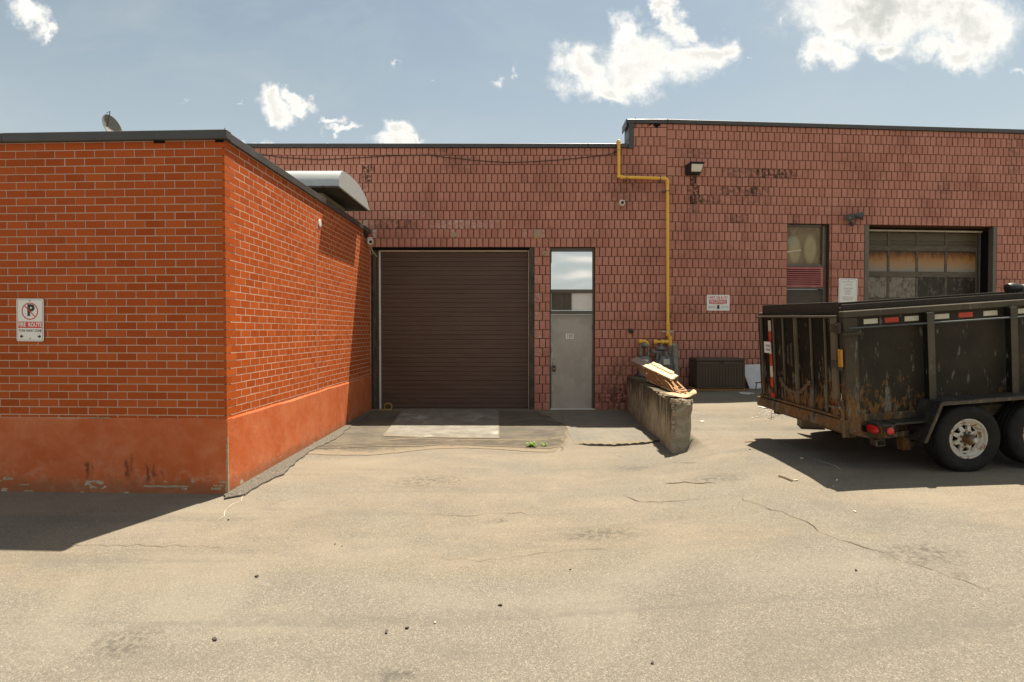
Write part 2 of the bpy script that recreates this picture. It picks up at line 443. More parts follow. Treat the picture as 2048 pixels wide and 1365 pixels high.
def m_parge(w):
    p = w.pos(); x, y, z = w.sep(p)
    n = w.noise(p, 2.6, 6, .62, .4); f = w.noise(p, 34, 5, .65)
    c = w.mix(w.step(n, .35, .7), (.46, .098, .024), (.53, .150, .055))
    c = w.mix(w.math('MULTIPLY', w.step(f, .5, .78), .25), c, (.40, .10, .03))
    low = w.math('SUBTRACT', 1.0, w.step(z, .05, .36))
    pink = w.math('MULTIPLY', w.step(w.noise(p, 6, 7, .72, .3), .47, .64), w.math('ADD', .25, w.math('MULTIPLY', low, .55)))
    c = w.mix(w.math('MULTIPLY', pink, .75), c, (.54, .235, .135))
    run = w.noise(w.scale(p, (9, 9, 1.1)), 1.4, 5, .6, .2)
    rust = w.math('MULTIPLY', w.step(run, .62, .72), w.math('MULTIPLY', low, w.step(w.noise(p, 2.1, 3), .5, .6)))
    c = w.mix(w.math('MULTIPLY', rust, .85), c, (.15, .045, .018))
    dirt = w.math('MULTIPLY', w.math('SUBTRACT', 1.0, w.step(w.math('ADD', z, w.math('MULTIPLY', w.math('SUBTRACT', w.noise(p, 8, 7, .7), .5), .34)), -.05, .13)), .62)
    c = w.mix(dirt, c, (.20, .095, .048))
    for x0, wd, z0, z1 in RUST:
        a = w.math('SUBTRACT', 1.0, w.step(w.math('ABSOLUTE', w.math('SUBTRACT', w.math('ADD', x, w.math('MULTIPLY', w.math('SUBTRACT', w.noise(p, 14, 4, .6), .5), .12)), x0)), wd*.2, wd))
        b = w.math('MULTIPLY', w.step(z, z0-.05, z0+.04), w.math('SUBTRACT', 1.0, w.step(z, z1-.05, z1+.02)))
        k = w.math('MULTIPLY', w.math('MULTIPLY', a, b), w.step(w.noise(w.scale(p, (16, 16, 2)), 1.6, 6, .7), .38, .6))
        c = w.mix(w.math('MULTIPLY', k, .9), c, (.13, .038, .014))
    chip = w.math('MULTIPLY', w.step(w.noise(w.scale(p, (1, 1, 1.5)), 5.5, 7, .62, .5), .615, .632), w.math('SUBTRACT', 1.0, w.step(z, .0, .12)))
    c = w.mix(chip, c, (.40, .37, .28))
    return {'Base Color': c, 'Roughness': .7, 'Normal': w.bump(w.math('ADD', w.noise(p, 9, 6, .65), w.math('MULTIPLY', f, .3)), .35, .012)}
mat('orange_render', m_parge, spec=.3)
mat('chipped_concrete', lambda w: {'Base Color': w.mix(w.noise(w.pos(), 30, 5, .7), (.20, .155, .10), (.50, .41, .28)), 'Normal': w.bump(w.noise(w.pos(), 40, 5), .6, .01)}, rough=.95)

def m_block(w):
    p = w.pos(); t = w.attr('tint'); s = w.attr('soot')
    c = w.mix(t, (.440, .185, .128), (.532, .246, .178))
    f = w.noise(p, 85, 5, .7); n = w.noise(p, 1.3, 5, .6); m = w.noise(p, 12, 4, .6)
    c = w.mix(w.math('MULTIPLY', w.step(f, .52, .72), .5), c, (.62, .40, .31))
    c = w.mix(w.math('MULTIPLY', w.step(f, .50, .30), .5), c, (.19, .065, .04))
    c = w.mix(w.math('MULTIPLY', w.step(n, .46, .68), .45), c, (.28, .108, .072))
    c = w.mix(w.math('MULTIPLY', w.step(m, .58, .8), .3), c, (.45, .23, .17))
    sootm = w.math('MULTIPLY', s, w.step(w.noise(p, 13, 5, .65), .38, .64))
    c = w.mix(w.math('MULTIPLY', sootm, 1.15, clamp=True), c, (.052, .035, .026))
    pale = w.math('MULTIPLY', w.math('MULTIPLY', s, -1.0, clamp=True), w.step(w.noise(p, 18, 6, .7), .45, .6), clamp=True)
    c = w.mix(pale, c, (.60, .50, .45))
    h = w.math('ADD', w.noise(p, 42, 6, .72), w.math('MULTIPLY', w.noise(p, 140, 3), .4))
    return {'Base Color': c, 'Roughness': .85, 'Normal': w.bump(h, .75, .012)}
mat('split_block', m_block, spec=.25)
mat('dark_joint', lambda w: {'Base Color': w.mix(w.noise(w.pos(), 16, 5), (.065, .030, .018), (.13, .066, .042)), 'Normal': w.bump(w.noise(w.pos(), 90, 4), .4, .004)}, rough=.95, spec=.15)

def m_metal_dark(col, col2, rough=.5, metal=0.0):
    def f(w):
        p = w.pos(); n = w.noise(p, 3, 5, .6); g = w.noise(w.scale(p, (3, 3, .6)), 12, 4, .6)
        c = w.mix(w.step(n, .35, .7), col, col2)
        c = w.mix(w.math('MULTIPLY', w.step(g, .55, .75), .25), c, tuple(min(1, k*1.7+.01) for k in col2))
        return {'Base Color': c, 'Roughness': w.math('ADD', rough-.08, w.math('MULTIPLY', n, .2)), 'Metallic': metal}
    return f
mat('flashing', m_metal_dark((.050, .047, .043), (.064, .060, .055), .42), spec=.5)
mat('brown_frame', m_metal_dark((.095, .078, .058), (.125, .104, .080), .45), spec=.5)
mat('bronze_trim', m_metal_dark((.11, .095, .072), (.14, .12, .092), .5), spec=.45)
def m_roller(w):
    p = w.pos()
    n = w.noise(w.scale(p, (.5, 1, 3)), 2.5, 6, .65, .3)
    c = w.mix(w.step(n, .3, .75), (.078, .043, .027), (.102, .060, .040))
    scr = w.step(w.noise(w.scale(p, (2.2, 1, 60)), 1.5, 4, .6), .72, .76)
    c = w.mix(w.math('MULTIPLY', scr, .22), c, (.24, .19, .15))
    return {'Base Color': c, 'Roughness': w.math('ADD', .42, w.math('MULTIPLY', n, .2)), 'Normal': w.bump(w.math('ADD', w.noise(w.scale(p, (1, 1, 2.5)), 1.6, 3), w.math('MULTIPLY', w.noise(p, 7, 4), .15)), .35, .02)}
mat('brown_steel', m_roller, spec=.45)
mat('cream_seal', m_metal_dark((.52, .44, .33), (.62, .54, .42), .6))
mat('white_seal', m_metal_dark((.62, .58, .52), (.72, .68, .62), .6))
def m_rusty_frame(w):
    p = w.pos(); n = w.noise(w.scale(p, (2, 2, .8)), 4, 7, .7, .3); f = w.noise(p, 30, 5, .7)
    c = w.mix(w.step(n, .35, .55), (.045, .036, .027), (.085, .072, .055))
    c = w.mix(w.step(w.math('ADD', w.math('MULTIPLY', n, .6), w.math('MULTIPLY', f, .4)), .54, .60), c, (.17, .062, .02))
    c = w.mix(w.math('MULTIPLY', w.step(w.noise(w.scale(p, (4, 4, .7)), 9, 6, .7), .64, .68), .8), c, (.33, .28, .21))
    return {'Base Color': c, 'Roughness': .8, 'Normal': w.bump(f, .4, .006)}
mat('rusty_frame', m_rusty_frame)
def m_door(w):
    p = w.pos(); x, y, z = w.sep(p)
    n = w.noise(w.scale(p, (6, 1, .5)), 3, 6, .65); b = w.noise(p, 2.0, 4, .6)
    c = w.mix(n, (.36, .33, .275), (.43, .395, .335))
    c = w.mix(w.math('MULTIPLY', w.step(b, .42, .65), .55), c, (.30, .27, .22))
    c = w.mix(w.math('MULTIPLY', w.step(w.noise(w.scale(p, (5, 1, .7)), 4, 7, .7), .55, .7), .3), c, (.24, .21, .17))
    return {'Base Color': c, 'Roughness': .5, 'Metallic': .05, 'Normal': w.bump(w.noise(w.scale(p, (1, 1, .3)), 80, 3), .1, .002)}
mat('grey_door', m_door, spec=.5)
mat('mirror_film', lambda w: {'Base Color': w.mix(w.noise(w.pos(), 2.0, 3), (.80, .77, .74), (.86, .83, .80)), 'Normal': w.bump(w.noise(w.pos(), 1.1, 2), .02, .05)}, rough=.04, metal=1.0)
mat('insect_screen', lambda w: {'Base Color': w.mix(w.noise(w.scale(w.pos(), (6, 1, 1)), 3, 5), (.035, .028, .018), (.13, .11, .08))}, rough=.5)
mat('white_panel', m_metal_dark((.70, .66, .60), (.76, .72, .66), .4))
mat('dark_glass', lambda w: {'Base Color': w.mix(w.noise(w.pos(), 4, 5), (.05, .035, .012), (.12, .085, .03))}, rough=.12, spec=.6)
def m_glazed(w):     # dirty plastic sheet behind old glass
    p = w.pos(); x, y, z = w.sep(p)
    q = w.vmath('ADD', p, w.scale(w.vmath('SUBTRACT', w.noise(p, 4, 5, .6, 0, 'Color'), (.5, .5, .5)), .25))
    n = w.noise(w.scale(q, (2.4, 1, 1.2)), 2.3, 6, .65, .8)
    c = w.ramp(n, (.30, (.09, .046, .009)), (.45, (.22, .135, .035)), (.58, (.31, .225, .085)), (.72, (.42, .35, .18)))
    gx, gy, gz = w.sep(w.gen())
    def lump(cx, cz, rx, rz):
        q = w.comb(w.math('DIVIDE', w.math('SUBTRACT', gx, cx), rx), w.math('DIVIDE', w.math('SUBTRACT', gz, cz), rz), 0.0)
        return w.step(w.math('ADD', w.vmath('LENGTH', q), w.math('MULTIPLY', w.math('SUBTRACT', n, .5), .8)), 1.0, .55)
    m = w.math('MAXIMUM', lump(.26, .40, .22, .44), lump(.70, .42, .21, .46))
    c = w.mix(w.math('MULTIPLY', m, .7), w.mix(.45, c, (.075, .038, .008)), w.mix(n, (.26, .19, .075), (.50, .42, .22)))
    c = w.mix(w.math('MULTIPLY', lump(.22, .62, .22, .16), .6), c, (.26, .27, .17))
    return {'Base Color': c, 'Roughness': .22}
mat('yellowed_glass', m_glazed, spec=.5)
mat('red_louvre', m_metal_dark((.36, .105, .092), (.43, .145, .125), .5))
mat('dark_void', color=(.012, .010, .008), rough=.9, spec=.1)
mat('brown_paint', m_metal_dark((.058, .046, .032), (.075, .060, .044), .55))
def m_oldwood(base1, base2, pale):
    def f(w):
        p = w.pos(); n = w.noise(w.scale(p, (1.2, 1, 5)), 5, 7, .7, .4); f2 = w.noise(w.scale(p, (14, 4, 14)), 9, 5, .7)
        c = w.mix(w.step(n, .3, .7), base1, base2)
        c = w.mix(w.math('MULTIPLY', w.step(f2, .52, .7), .6), c, pale)
        return {'Base Color': c, 'Roughness': .8, 'Normal': w.bump(n, .3, .005)}
    return f
mat('weathered_rail', m_oldwood((.075, .060, .042), (.145, .120, .090), (.25, .22, .17)))
def m_oldpane(kind):
    def f(w):
        p = w.pos(); g = w.gen(); gx, gy, gz = w.sep(g)
        n = w.noise(p, 9, 7, .7, .3); st = w.noise(w.scale(p, (6, 2, 1.6)), 3, 7, .7)
        if kind == 'amber':
            k = w.math('ADD', gz, w.math('MULTIPLY', w.math('SUBTRACT', w.noise(w.scale(p, (3, 2, 1.4)), 3.5, 8, .75), .5), .85))
            c = w.ramp(k, (.06, (.24, .22, .185)), (.22, (.33, .225, .135)), (.52, (.36, .185, .070)), (.76, (.22, .088, .022)), (.97, (.06, .03, .012)))
        elif kind == 'olive':
            k = w.math('ADD', gz, w.math('MULTIPLY', w.math('SUBTRACT', w.noise(w.scale(p, (2.2, 2, 1)), 2.5, 6, .7), .5), .42))
            c = w.ramp(k, (.10, (.085, .068, .04)), (.28, (.105, .085, .05)), (.33, (.03, .022, .012)), (.38, (.12, .098, .058)), (.8, (.10, .078, .04)), (1.0, (.06, .045, .022)))
        else:
            dens = {'frost': .42, 'grey': .56}[kind]
            c = w.mix(w.step(w.math('ADD', w.math('MULTIPLY', n, .55), w.math('MULTIPLY', st, .45)), dens-.06, dens+.13), (.034, .025, .016), (.24, .205, .155))
        return {'Base Color': c, 'Roughness': .45}
    return f
for k in ('amber', 'olive', 'frost', 'grey'): mat('pane_'+k, m_oldpane(k), spec=.25)

mat('sign_white', lambda w: {'Base Color': w.mix(w.noise(w.pos(), 6, 4), (.74, .72, .66), (.80, .78, .73))}, rough=.35)
mat('sign_edge', color=(.60, .58, .53), rough=.4)
mat('sign_black', color=(.035, .032, .028), rough=.5)
mat('sign_grey', color=(.30, .27, .24), rough=.5)
mat('sign_red', color=(.60, .055, .035), rough=.4)
mat('sign_crimson', color=(.55, .03, .04), rough=.4)
mat('sign_tan', color=(.72, .48, .34), rough=.5)
mat('screw', color=(.10, .09, .075), rough=.4, metal=.6)
def m_yellow(w):
    p = w.pos(); n = w.noise(p, 5, 5, .65); f = w.noise(w.scale(p, (1, 1, .5)), 22, 5, .7)
    c = w.mix(n, (.74, .41, .045), (.84, .51, .085))
    c = w.mix(w.math('MULTIPLY', w.step(f, .62, .70), .6), c, (.30, .15, .03))
    return {'Base Color': c, 'Roughness': .45}
mat('yellow_pipe', m_yellow, spec=.45)
def m_grey_pipe(w):
    p = w.pos(); n = w.noise(p, 11, 6, .7)
    c = w.mix(w.step(n, .35, .65), (.125, .133, .125), (.225, .235, .22))
    c = w.mix(w.math('MULTIPLY', w.step(w.noise(p, 25, 5, .7), .62, .68), .7), c, (.12, .065, .03))
    return {'Base Color': c, 'Roughness': .6, 'Normal': w.bump(n, .2, .004)}
mat('meter_grey', m_grey_pipe)
def m_post(w):
    p = w.pos(); n = w.noise(w.scale(p, (2, 2, 1)), 7, 7, .72, .3)
    c = w.ramp(n, (.32, (.05, .055, .045)), (.45, (.16, .175, .14)), (.56, (.25, .26, .215)), (.66, (.34, .33, .27)))
    c = w.mix(w.math('MULTIPLY', w.step(w.noise(p, 15, 5, .7), .60, .66), .8), c, (.085, .045, .02))
    return {'Base Color': c, 'Roughness': .8}
mat('old_post', m_post)
mat('black_plastic', m_metal_dark((.018, .017, .016), (.028, .026, .024), .45), spec=.4)
mat('white_plastic', m_metal_dark((.60, .57, .50), (.70, .66, .59), .4))
mat('lens_glass', lambda w: {'Base Color': w.mix(w.noise(w.pos(), 20, 3), (.62, .58, .48), (.74, .70, .60))}, rough=.2)
mat('lens_black', color=(.02, .015, .012), rough=.15)
mat('lamp_yellow', color=(.75, .60, .28), rough=.25)
def m_galv(w):
    p = w.pos(); x, y, z = w.sep(p)
    n = w.noise(p, 5, 6, .65); st = w.noise(w.scale(p, (.3, 6, 1)), 9, 4, .6)
    c = w.mix(n, (.36, .38, .375), (.47, .49, .48))
    c = w.mix(w.math('MULTIPLY', w.step(st, .52, .7), .3), c, (.62, .62, .60))
    return {'Base Color': c, 'Roughness': .5, 'Metallic': .35, 'Normal': w.bump(w.noise(w.scale(p, (.4, 1, 4)), 3, 3), .15, .02)}
mat('galvanised', m_galv, spec=.4)
mat('hood_inside', m_metal_dark((.055, .050, .036), (.085, .075, .052), .7))
mat('cream_metal', m_metal_dark((.36, .33, .23), (.44, .40, .29), .6))
mat('dish_grey', m_metal_dark((.15, .145, .125), (.19, .185, .16), .5))
def m_barrier(w):
    p = w.pos(); x, y, z = w.sep(p)
    n = w.noise(p, 3.2, 7, .68, .4); f = w.noise(p, 34, 6, .7)
    c = w.mix(w.step(n, .32, .68), (.235, .20, .135), (.42, .37, .275))
    c = w.mix(w.math('MULTIPLY', w.step(f, .5, .72), .3), c, (.13, .11, .075))
    run = w.noise(w.scale(p, (1, 5, .45)), 2.2, 6, .68, .25)
    blk = w.math('MULTIPLY', w.step(w.math('ADD', run, w.math('MULTIPLY', w.math('SUBTRACT', z, .45), .50)), .47, .63), w.step(z, -.1, .2))
    c = w.mix(w.math('MULTIPLY', blk, .85), c, (.045, .036, .021))
    return {'Base Color': c, 'Roughness': .92, 'Normal': w.bump(w.math('ADD', f, n), .6, .016)}
mat('old_concrete', m_barrier, spec=.2)
def m_wood(a, b, d):
    def f(w):
        p = w.pos(); n = w.noise(w.scale(p, (14, 2.2, 14)), 2.4, 6, .65, .5); t = w.attr('tint')
        c = w.mix(n, a, b); c = w.mix(w.math('MULTIPLY', t, .35), c, d)
        return {'Base Color': c, 'Roughness': .75, 'Normal': w.bump(n, .2, .004)}
    return f
mat('pale_wood', m_wood((.50, .36, .21), (.62, .48, .31), (.42, .25, .12)))
mat('amber_wood', m_wood((.33, .165, .06), (.46, .25, .105), (.22, .10, .035)))
mat('grey_wood', m_wood((.24, .185, .14), (.33, .27, .22), (.20, .14, .10)))
mat('cardboard', m_wood((.46, .30, .16), (.56, .38, .22), (.38, .22, .11)))
mat('brown_resin', m_metal_dark((.068, .049, .033), (.085, .062, .043), .5), spec=.4)
mat('foam_board', m_metal_dark((.46, .46, .46), (.54, .54, .54), .7))
mat('hose_yellow', color=(.45, .32, .03), rough=.5)
mat('cable_black', color=(.03, .026, .022), rough=.6)
mat('cable_white', color=(.55, .50, .40), rough=.6)
mat('leaf', lambda w: {'Base Color': w.mix(w.noise(w.pos(), 30, 3), (.10, .19, .02), (.20, .34, .045))}, rough=.6)
mat('leaf_dark', lambda w: {'Base Color': w.mix(w.noise(w.pos(), 30, 3), (.03, .055, .012), (.07, .11, .022))}, rough=.6)
mat('twig', color=(.16, .10, .06), rough=.8)
mat('litter', color=(.055, .046, .038), rough=.8)
mat('litter_pale', color=(.55, .48, .36), rough=.8)

def m_trailer(base1, base2, rustlow, dustamt):
    def f(w):
        p = w.pos(); x, y, z = w.sep(p)
        n = w.noise(p, 2.1, 6, .62, .4); f2 = w.noise(w.scale(p, (1.6, 1.6, .7)), 9, 8, .74, .4); f3 = w.noise(w.scale(p, (1.6, 1.6, .40)), 9, 8, .72)
        c = w.mix(w.step(n, .35, .7), base1, base2)
        lowness = w.math('SUBTRACT', 1.0, w.step(z, .75, 1.65))
        rear = w.math('SUBTRACT', 1.0, w.step(x, 3.7, 5.4))          # the tail end has taken most of the knocks
        wear = w.math('MULTIPLY', lowness, w.math('ADD', .45, w.math('MULTIPLY', rear, .55)))
        k = w.math('ADD', w.math('MULTIPLY', f2, .62), w.math('ADD', w.math('MULTIPLY', n, .22), w.math('MULTIPLY', wear, rustlow)))
        c = w.mix(w.math('MULTIPLY', w.step(k, .515, .575), .92), c, w.mix(w.noise(p, 26, 5, .7), (.085, .034, .009), (.26, .125, .034)))
        c = w.mix(w.math('MULTIPLY', w.step(w.math('ADD', f3, w.math('MULTIPLY', wear, .08)), .60, .66), .8), c, (.17, .155, .12))
        dm = w.math('MULTIPLY', w.step(w.noise(p, 1.3, 5, .6, .5), .4, .7), dustamt)
        c = w.mix(dm, c, (.095, .076, .048))
        return {'Base Color': c, 'Roughness': w.math('ADD', .45, w.math('MULTIPLY', f2, .4)), 'Normal': w.bump(w.math('ADD', f2, w.math('MULTIPLY', n, 1.5)), .22, .012)}
    return f
mat('black_steel', m_trailer((.0235, .0175, .010), (.034, .0255, .015), .155, .2), spec=.22)
mat('gate_steel', m_trailer((.0085, .0065, .004), (.014, .0105, .0065), .125, .06), spec=.18)
mat('rusty_steel', m_trailer((.052, .040, .026), (.078, .062, .042), .145, .3), spec=.2)
mat('bare_edge', m_trailer((.062, .049, .033), (.092, .076, .053), .10, .25), spec=.22)
def m_tread(w):
    p = w.pos(); q = w.vmath('ADD', p, (0, 0, 0))
    v = w.vor(w.scale(p, (1, 1, 1)), 38, out='Distance')
    n = w.noise(p, 6, 6, .7)
    c = w.mix(w.step(n, .4, .65), (.022, .019, .015), (.062, .057, .050))
    return {'Base Color': c, 'Roughness': .5, 'Metallic': .25, 'Normal': w.bump(v, .6, .006)}
mat('tread_plate', m_tread, spec=.5)
def m_tyre(w):
    p = w.pos(); n = w.noise(p, 7, 6, .65)
    c = w.mix(w.step(n, .35, .7), (.0095, .009, .0085), (.019, .0175, .015))
    return {'Base Color': c, 'Roughness': .78}
mat('tyre_rubber', m_tyre, spec=.25)
def m_rim(w):
    p = w.pos(); n = w.noise(p, 17, 7, .7); b = w.noise(p, 45, 5, .7)
    c = w.mix(w.step(n, .535, .60), (.52, .49, .42), (.25, .12, .04))
    c = w.mix(w.step(b, .64, .70), c, (.17, .075, .025))
    return {'Base Color': c, 'Roughness': .55}
mat('rim_white', m_rim)
mat('hub_dark', m_trailer((.045, .03, .018), (.07, .05, .03), .2, .3))
mat('hub_cap', m_metal_dark((.36, .34, .29), (.46, .43, .37), .35, .5))
mat('lamp_red', lambda w: {'Base Color': w.mix(w.noise(w.pos(), 60, 2), (.46, .012, .014), (.55, .022, .018))}, rough=.2, spec=.6)
mat('tape_white', m_metal_dark((.50, .45, .33), (.60, .55, .42), .4))
mat('tape_red', m_metal_dark((.42, .035, .015), (.52, .06, .02), .4))
mat('latch_orange', m_metal_dark((.42, .17, .015), (.50, .22, .03), .5))
mat('chain_rust', lambda w: {'Base Color': w.mix(w.noise(w.pos(), 40, 4), (.10, .06, .035), (.26, .17, .10))}, rough=.7)
mat('plank_dark', m_oldwood((.022, .016, .011), (.038, .028, .020), (.10, .075, .05)))
mat('timber', m_oldwood((.10, .075, .045), (.17, .13, .08), (.24, .19, .12)))
mat('plate_blue', color=(.10, .12, .28), rough=.5)
mat('roof_gravel', lambda w: {'Base Color': w.mix(w.noise(w.pos(), 60, 3), (.10, .095, .09), (.22, .21, .20))}, rough=.95)

# ------------------------------------------------------------------ ground
def grid_lines(lo, hi, fine_lo, fine_hi, step, far):
    a = [lo]; v = lo
    xs = []
    x = fine_lo
    while x <= fine_hi+1e-6: xs.append(x); x += step
    out = []; d = step
    x = fine_lo
    while x > lo: d *= 1.5; x -= d; out.append(max(x, lo))
    res = out[::-1]+xs; d = step; x = fine_hi
    while x < hi: d *= 1.5; x += d; res.append(min(x, hi))
    return res
def build_ground():
    xs = grid_lines(-450, 450, -9, 12, .22, 0); ys = grid_lines(-450, 450, -1, 13.2, .16, 0)
    xs = sorted(xs+[2.46+.02*i for i in range(11)])
    mb = MB(); idx = {}
    for i, x in enumerate(xs):
        for j, y in enumerate(ys):
            idx[i, j] = mb.vert((x, y, ground(x, y) + .004*math.sin(x*1.7+y*.6)*math.sin(y*1.3-x*.4)*(1 if 1 < y < 8 else .4)))
    for i in range(len(xs)-1):
        for j in range(len(ys)-1): mb.face((idx[i, j], idx[i+1, j], idx[i+1, j+1], idx[i, j+1]))
    solo('ground', mb, 'asphalt', None, None, (0, 0, 0), kind='structure', smooth=60, fix=False)
build_ground()
def wob(k, amp): return amp*(math.sin(k*1.3)+.6*math.sin(k*3.1+1)+.4*math.sin(k*7.7+2)+.35*math.sin(k*15.3))
def sheet(name, top, bot, m, eps, nx=60, ny=16, rough=0.0, label=None, ef=None):
    """a sheet on the ground between two photo polylines (far edge, near edge)"""
    def resample(pl, n):
        P = [gp(*p) for p in pl]; L = [0]
        for a, b in zip(P, P[1:]): L.append(L[-1]+(b-a).length)
        out = []
        for i in range(n+1):
            t = L[-1]*i/n; k = 0
            while k < len(P)-2 and L[k+1] < t: k += 1
            f = (t-L[k])/max(1e-6, L[k+1]-L[k]); out.append(P[k].lerp(P[k+1], f))
        return out
    A, B = resample(top, nx), resample(bot, nx)
    mb = MB(); g = []
    for i in range(nx+1):
        col = []
        for j in range(ny+1):
            p = A[i].lerp(B[i], j/ny)
            if rough and (j in (0, ny) or i in (0, nx)):
                p = p + Vector((random.uniform(-1, 1), random.uniform(-1, 1), 0))*rough
            z = ground(p.x, p.y) + .004*math.sin(p.x*1.7+p.y*.6)*math.sin(p.y*1.3-p.x*.4)*(1 if 1 < p.y < 8 else .4) + eps + (ef(i/nx, j/ny) if ef else 0)
            mb.cur = (min(1, min(i, nx-i, j, ny-j)/(nx*.05 if min(i, nx-i) < min(j, ny-j) else max(2, ny*.2))), 0)
            col.append(mb.vert((p.x, p.y, z)))
        g.append(col)
    for i in range(nx):
        for j in range(ny): mb.face((g[i][j], g[i+1][j], g[i+1][j+1], g[i][j+1]))
    # skirt down to the ground
    rim = [g[i][ny] for i in range(nx+1)] + [g[nx][j] for j in range(ny-1, -1, -1)] + [g[i][0] for i in range(nx-1, -1, -1)] + [g[0][j] for j in range(1, ny)]
    low = [mb.vert((mb.v[k].x, mb.v[k].y, ground(mb.v[k].x, mb.v[k].y)-.03)) for k in rim]
    for a in range(len(rim)):
        b = (a+1) % len(rim); mb.face((rim[a], low[a], low[b], rim[b]), 1)
    o = solo(name, mb, [m, 'broken_asphalt'], label, None, (0, 0, 0), kind='structure', smooth=50, fix=True)
    return o
# darker asphalt in front of the roller door, with its ragged front edge
sheet('asphalt_patch', [(741, 819), (800, 819), (900, 819), (1000, 819), (1060, 820), (1075, 820), (1082, 826), (1098, 830), (1104, 836), (1112, 842), (1124, 846), (1120, 852)],
      [(578, 914), (618, 909), (668, 911), (740, 911), (800, 906), (860, 899), (930, 897), (1000, 900), (1060, 905), (1108, 905), (1116, 898), (1132, 889), (1138, 878), (1130, 871), (1138, 862), (1128, 854)], 'dark_asphalt', .006, 110, 22, .014)
sheet('concrete_apron', [(806, 819.5), (860, 819), (930, 819), (998, 819)], [(765, 874), (820, 876), (900, 877.5), (999, 878.5)], 'concrete_slab', .014, 20, 12, .004)
sheet('sunken_strip', [(622, 896), (660, 891), (740, 886), (790, 879), (840, 876), (870, 879), (920, 881), (1000, 880), (1060, 881), (1100, 879), (1126, 874)],
      [(618, 899), (660, 899), (740, 895), (780, 894), (830, 895), (880, 891), (930, 892), (985, 895), (1040, 896), (1090, 899), (1116, 896), (1130, 886)], 'sunk_asphalt', .012, 110, 8, .012)
sheet('asphalt_landing', [(1120, 823), (1160, 823), (1210, 822), (1254, 822)], [(1148, 888), (1180, 892), (1230, 893), (1290, 889), (1322, 884), (1338, 880)], 'grey_asphalt', .004, 60, 24, .012,
      ef=lambda a, b: (.030+.004*math.sin(a*31)+.006*math.sin(a*77))*sstep(.02, .15, a)*sstep(.6, .93, b))
# broken strip of asphalt along the foot of the orange wall
sheet('asphalt_fillet', [(735, 828), (690, 848), (640, 878), (590, 907), (540, 937), (490, 966), (450, 992)],
      [(738, 832), (706, 851), (672, 880), (618, 906), (586, 932), (566, 952), (520, 972), (488, 992), (452, 999)], 'broken_asphalt', .022, 60, 5, .02)
def crack(pts, w=.012, name='crack', m='crack', h=.006):
    P = [gp(*p) for p in pts]; fine = []
    for a, b in zip(P, P[1:]):
        n = max(2, int((b-a).length/.08))
        for i in range(n): fine.append(a.lerp(b, i/n))
    fine.append(P[-1]); mb = MB(); L = []
    for i, p in enumerate(fine):
        d = (fine[min(i+1, len(fine)-1)]-fine[max(i-1, 0)]); nrm = Vector((-d.y, d.x, 0)).normalized()
        c = p + nrm*random.uniform(-.028, .028); ww = w*.62*random.uniform(.25, 1.3)*(.3 if i in (0, len(fine)-1) else 1)
        zz = lambda q: ground(q.x, q.y) + .004*math.sin(q.x*1.7+q.y*.6)*math.sin(q.y*1.3-q.x*.4)*(1 if 1 < q.y < 8 else .4) + h
        a, b = c+nrm*ww/2, c-nrm*ww/2
        L.append((mb.vert((a.x, a.y, zz(a))), mb.vert((b.x, b.y, zz(b)))))
    for (a, b), (c, d) in zip(L, L[1:]): mb.face((a, c, d, b))
    solo(name, mb, m, None, None, (0, 0, 0), kind='structure', fix=False)
crack([(1480, 996), (1500, 1005), (1560, 1024), (1610, 1045), (1640, 1063), (1700, 1085), (1760, 1105), (1805, 1120)], .014)
crack([(1810, 1122), (1870, 1142), (1930, 1165), (2010, 1190)], .010)
crack([(1240, 990), (1270, 1002), (1320, 1006), (1360, 1001), (1430, 997)], .016)
crack([(1325, 967), (1370, 966), (1435, 968)], .03)
crack([(1340, 926), (1365, 927), (1400, 926)], .022)
crack([(860, 1030), (930, 1032), (990, 1027), (1040, 1027), (1090, 1032), (1150, 1027)], .009)
crack([(880, 1118), (960, 1122), (1050, 1112), (1130, 1102), (1220, 1100)], .008)
crack([(120, 1091), (200, 1090), (330, 1092), (455, 1094)], .009)
crack([(436, 1042), (456, 1018), (478, 1003), (490, 988)], .010, 'scrape_mark', 'litter_pale', .008)
crack([(1013, 855), (1016, 868)], .03); crack([(1025, 838), (1030, 867)], .03)
crack([(1121, 893), (1127, 902)], .04)
crack([(1566, 888), (1590, 895)], .025, 'scrape_mark', 'litter_pale', .008); crack([(1628, 918), (1655, 927), (1685, 942)], .018, 'scrape_mark', 'litter_pale', .008)

# ------------------------------------------------------------------ the two walls
YB, XBEND, TB = 12.5, 3.30, 0.075
cB, sB = 1/math.hypot(1, TB), TB/math.hypot(1, TB)
def PW(s, o, z):
    """warehouse wall: s along it, o out of it"""
    if s <= XBEND+1e-6: return Vector((s, YB-o, z))
    t = s-XBEND
    return Vector((XBEND+t*cB+o*sB, YB+t*sB-o*cB, z))
def PWB(s, o, z):
    t = s-XBEND
    return Vector((XBEND+t*cB+o*sB, YB+t*sB-o*cB, z))
def wp(px, py):
    """(s, z) of the warehouse wall point seen at a photo pixel"""
    p = at_y(px, py, YB)
    if p.x <= XBEND: return p.x, p.z
    d = ray(px, py)
    t = (YB-TB*XBEND)/(d.y-TB*d.x)
    return XBEND+(d.x*t-XBEND)/cB, CAM_H+d.z*t
ws = lambda px: wp(px, 660)[0]
wz = lambda py, px=1000: wp(px, py)[1]
XC, YF, TF = -3.30, 6.33, 0.044
cF, sF = 1/math.hypot(1, TF), TF/math.hypot(1, TF)
def PF(s, o, z): return Vector((XC-s*cF-o*sF, YF+s*sF-o*cF, z))     # front of the orange building, s to the left of its corner
def PS(s, o, z): return Vector((XC+o, YF+s, z))                       # its side wall, s away from the camera
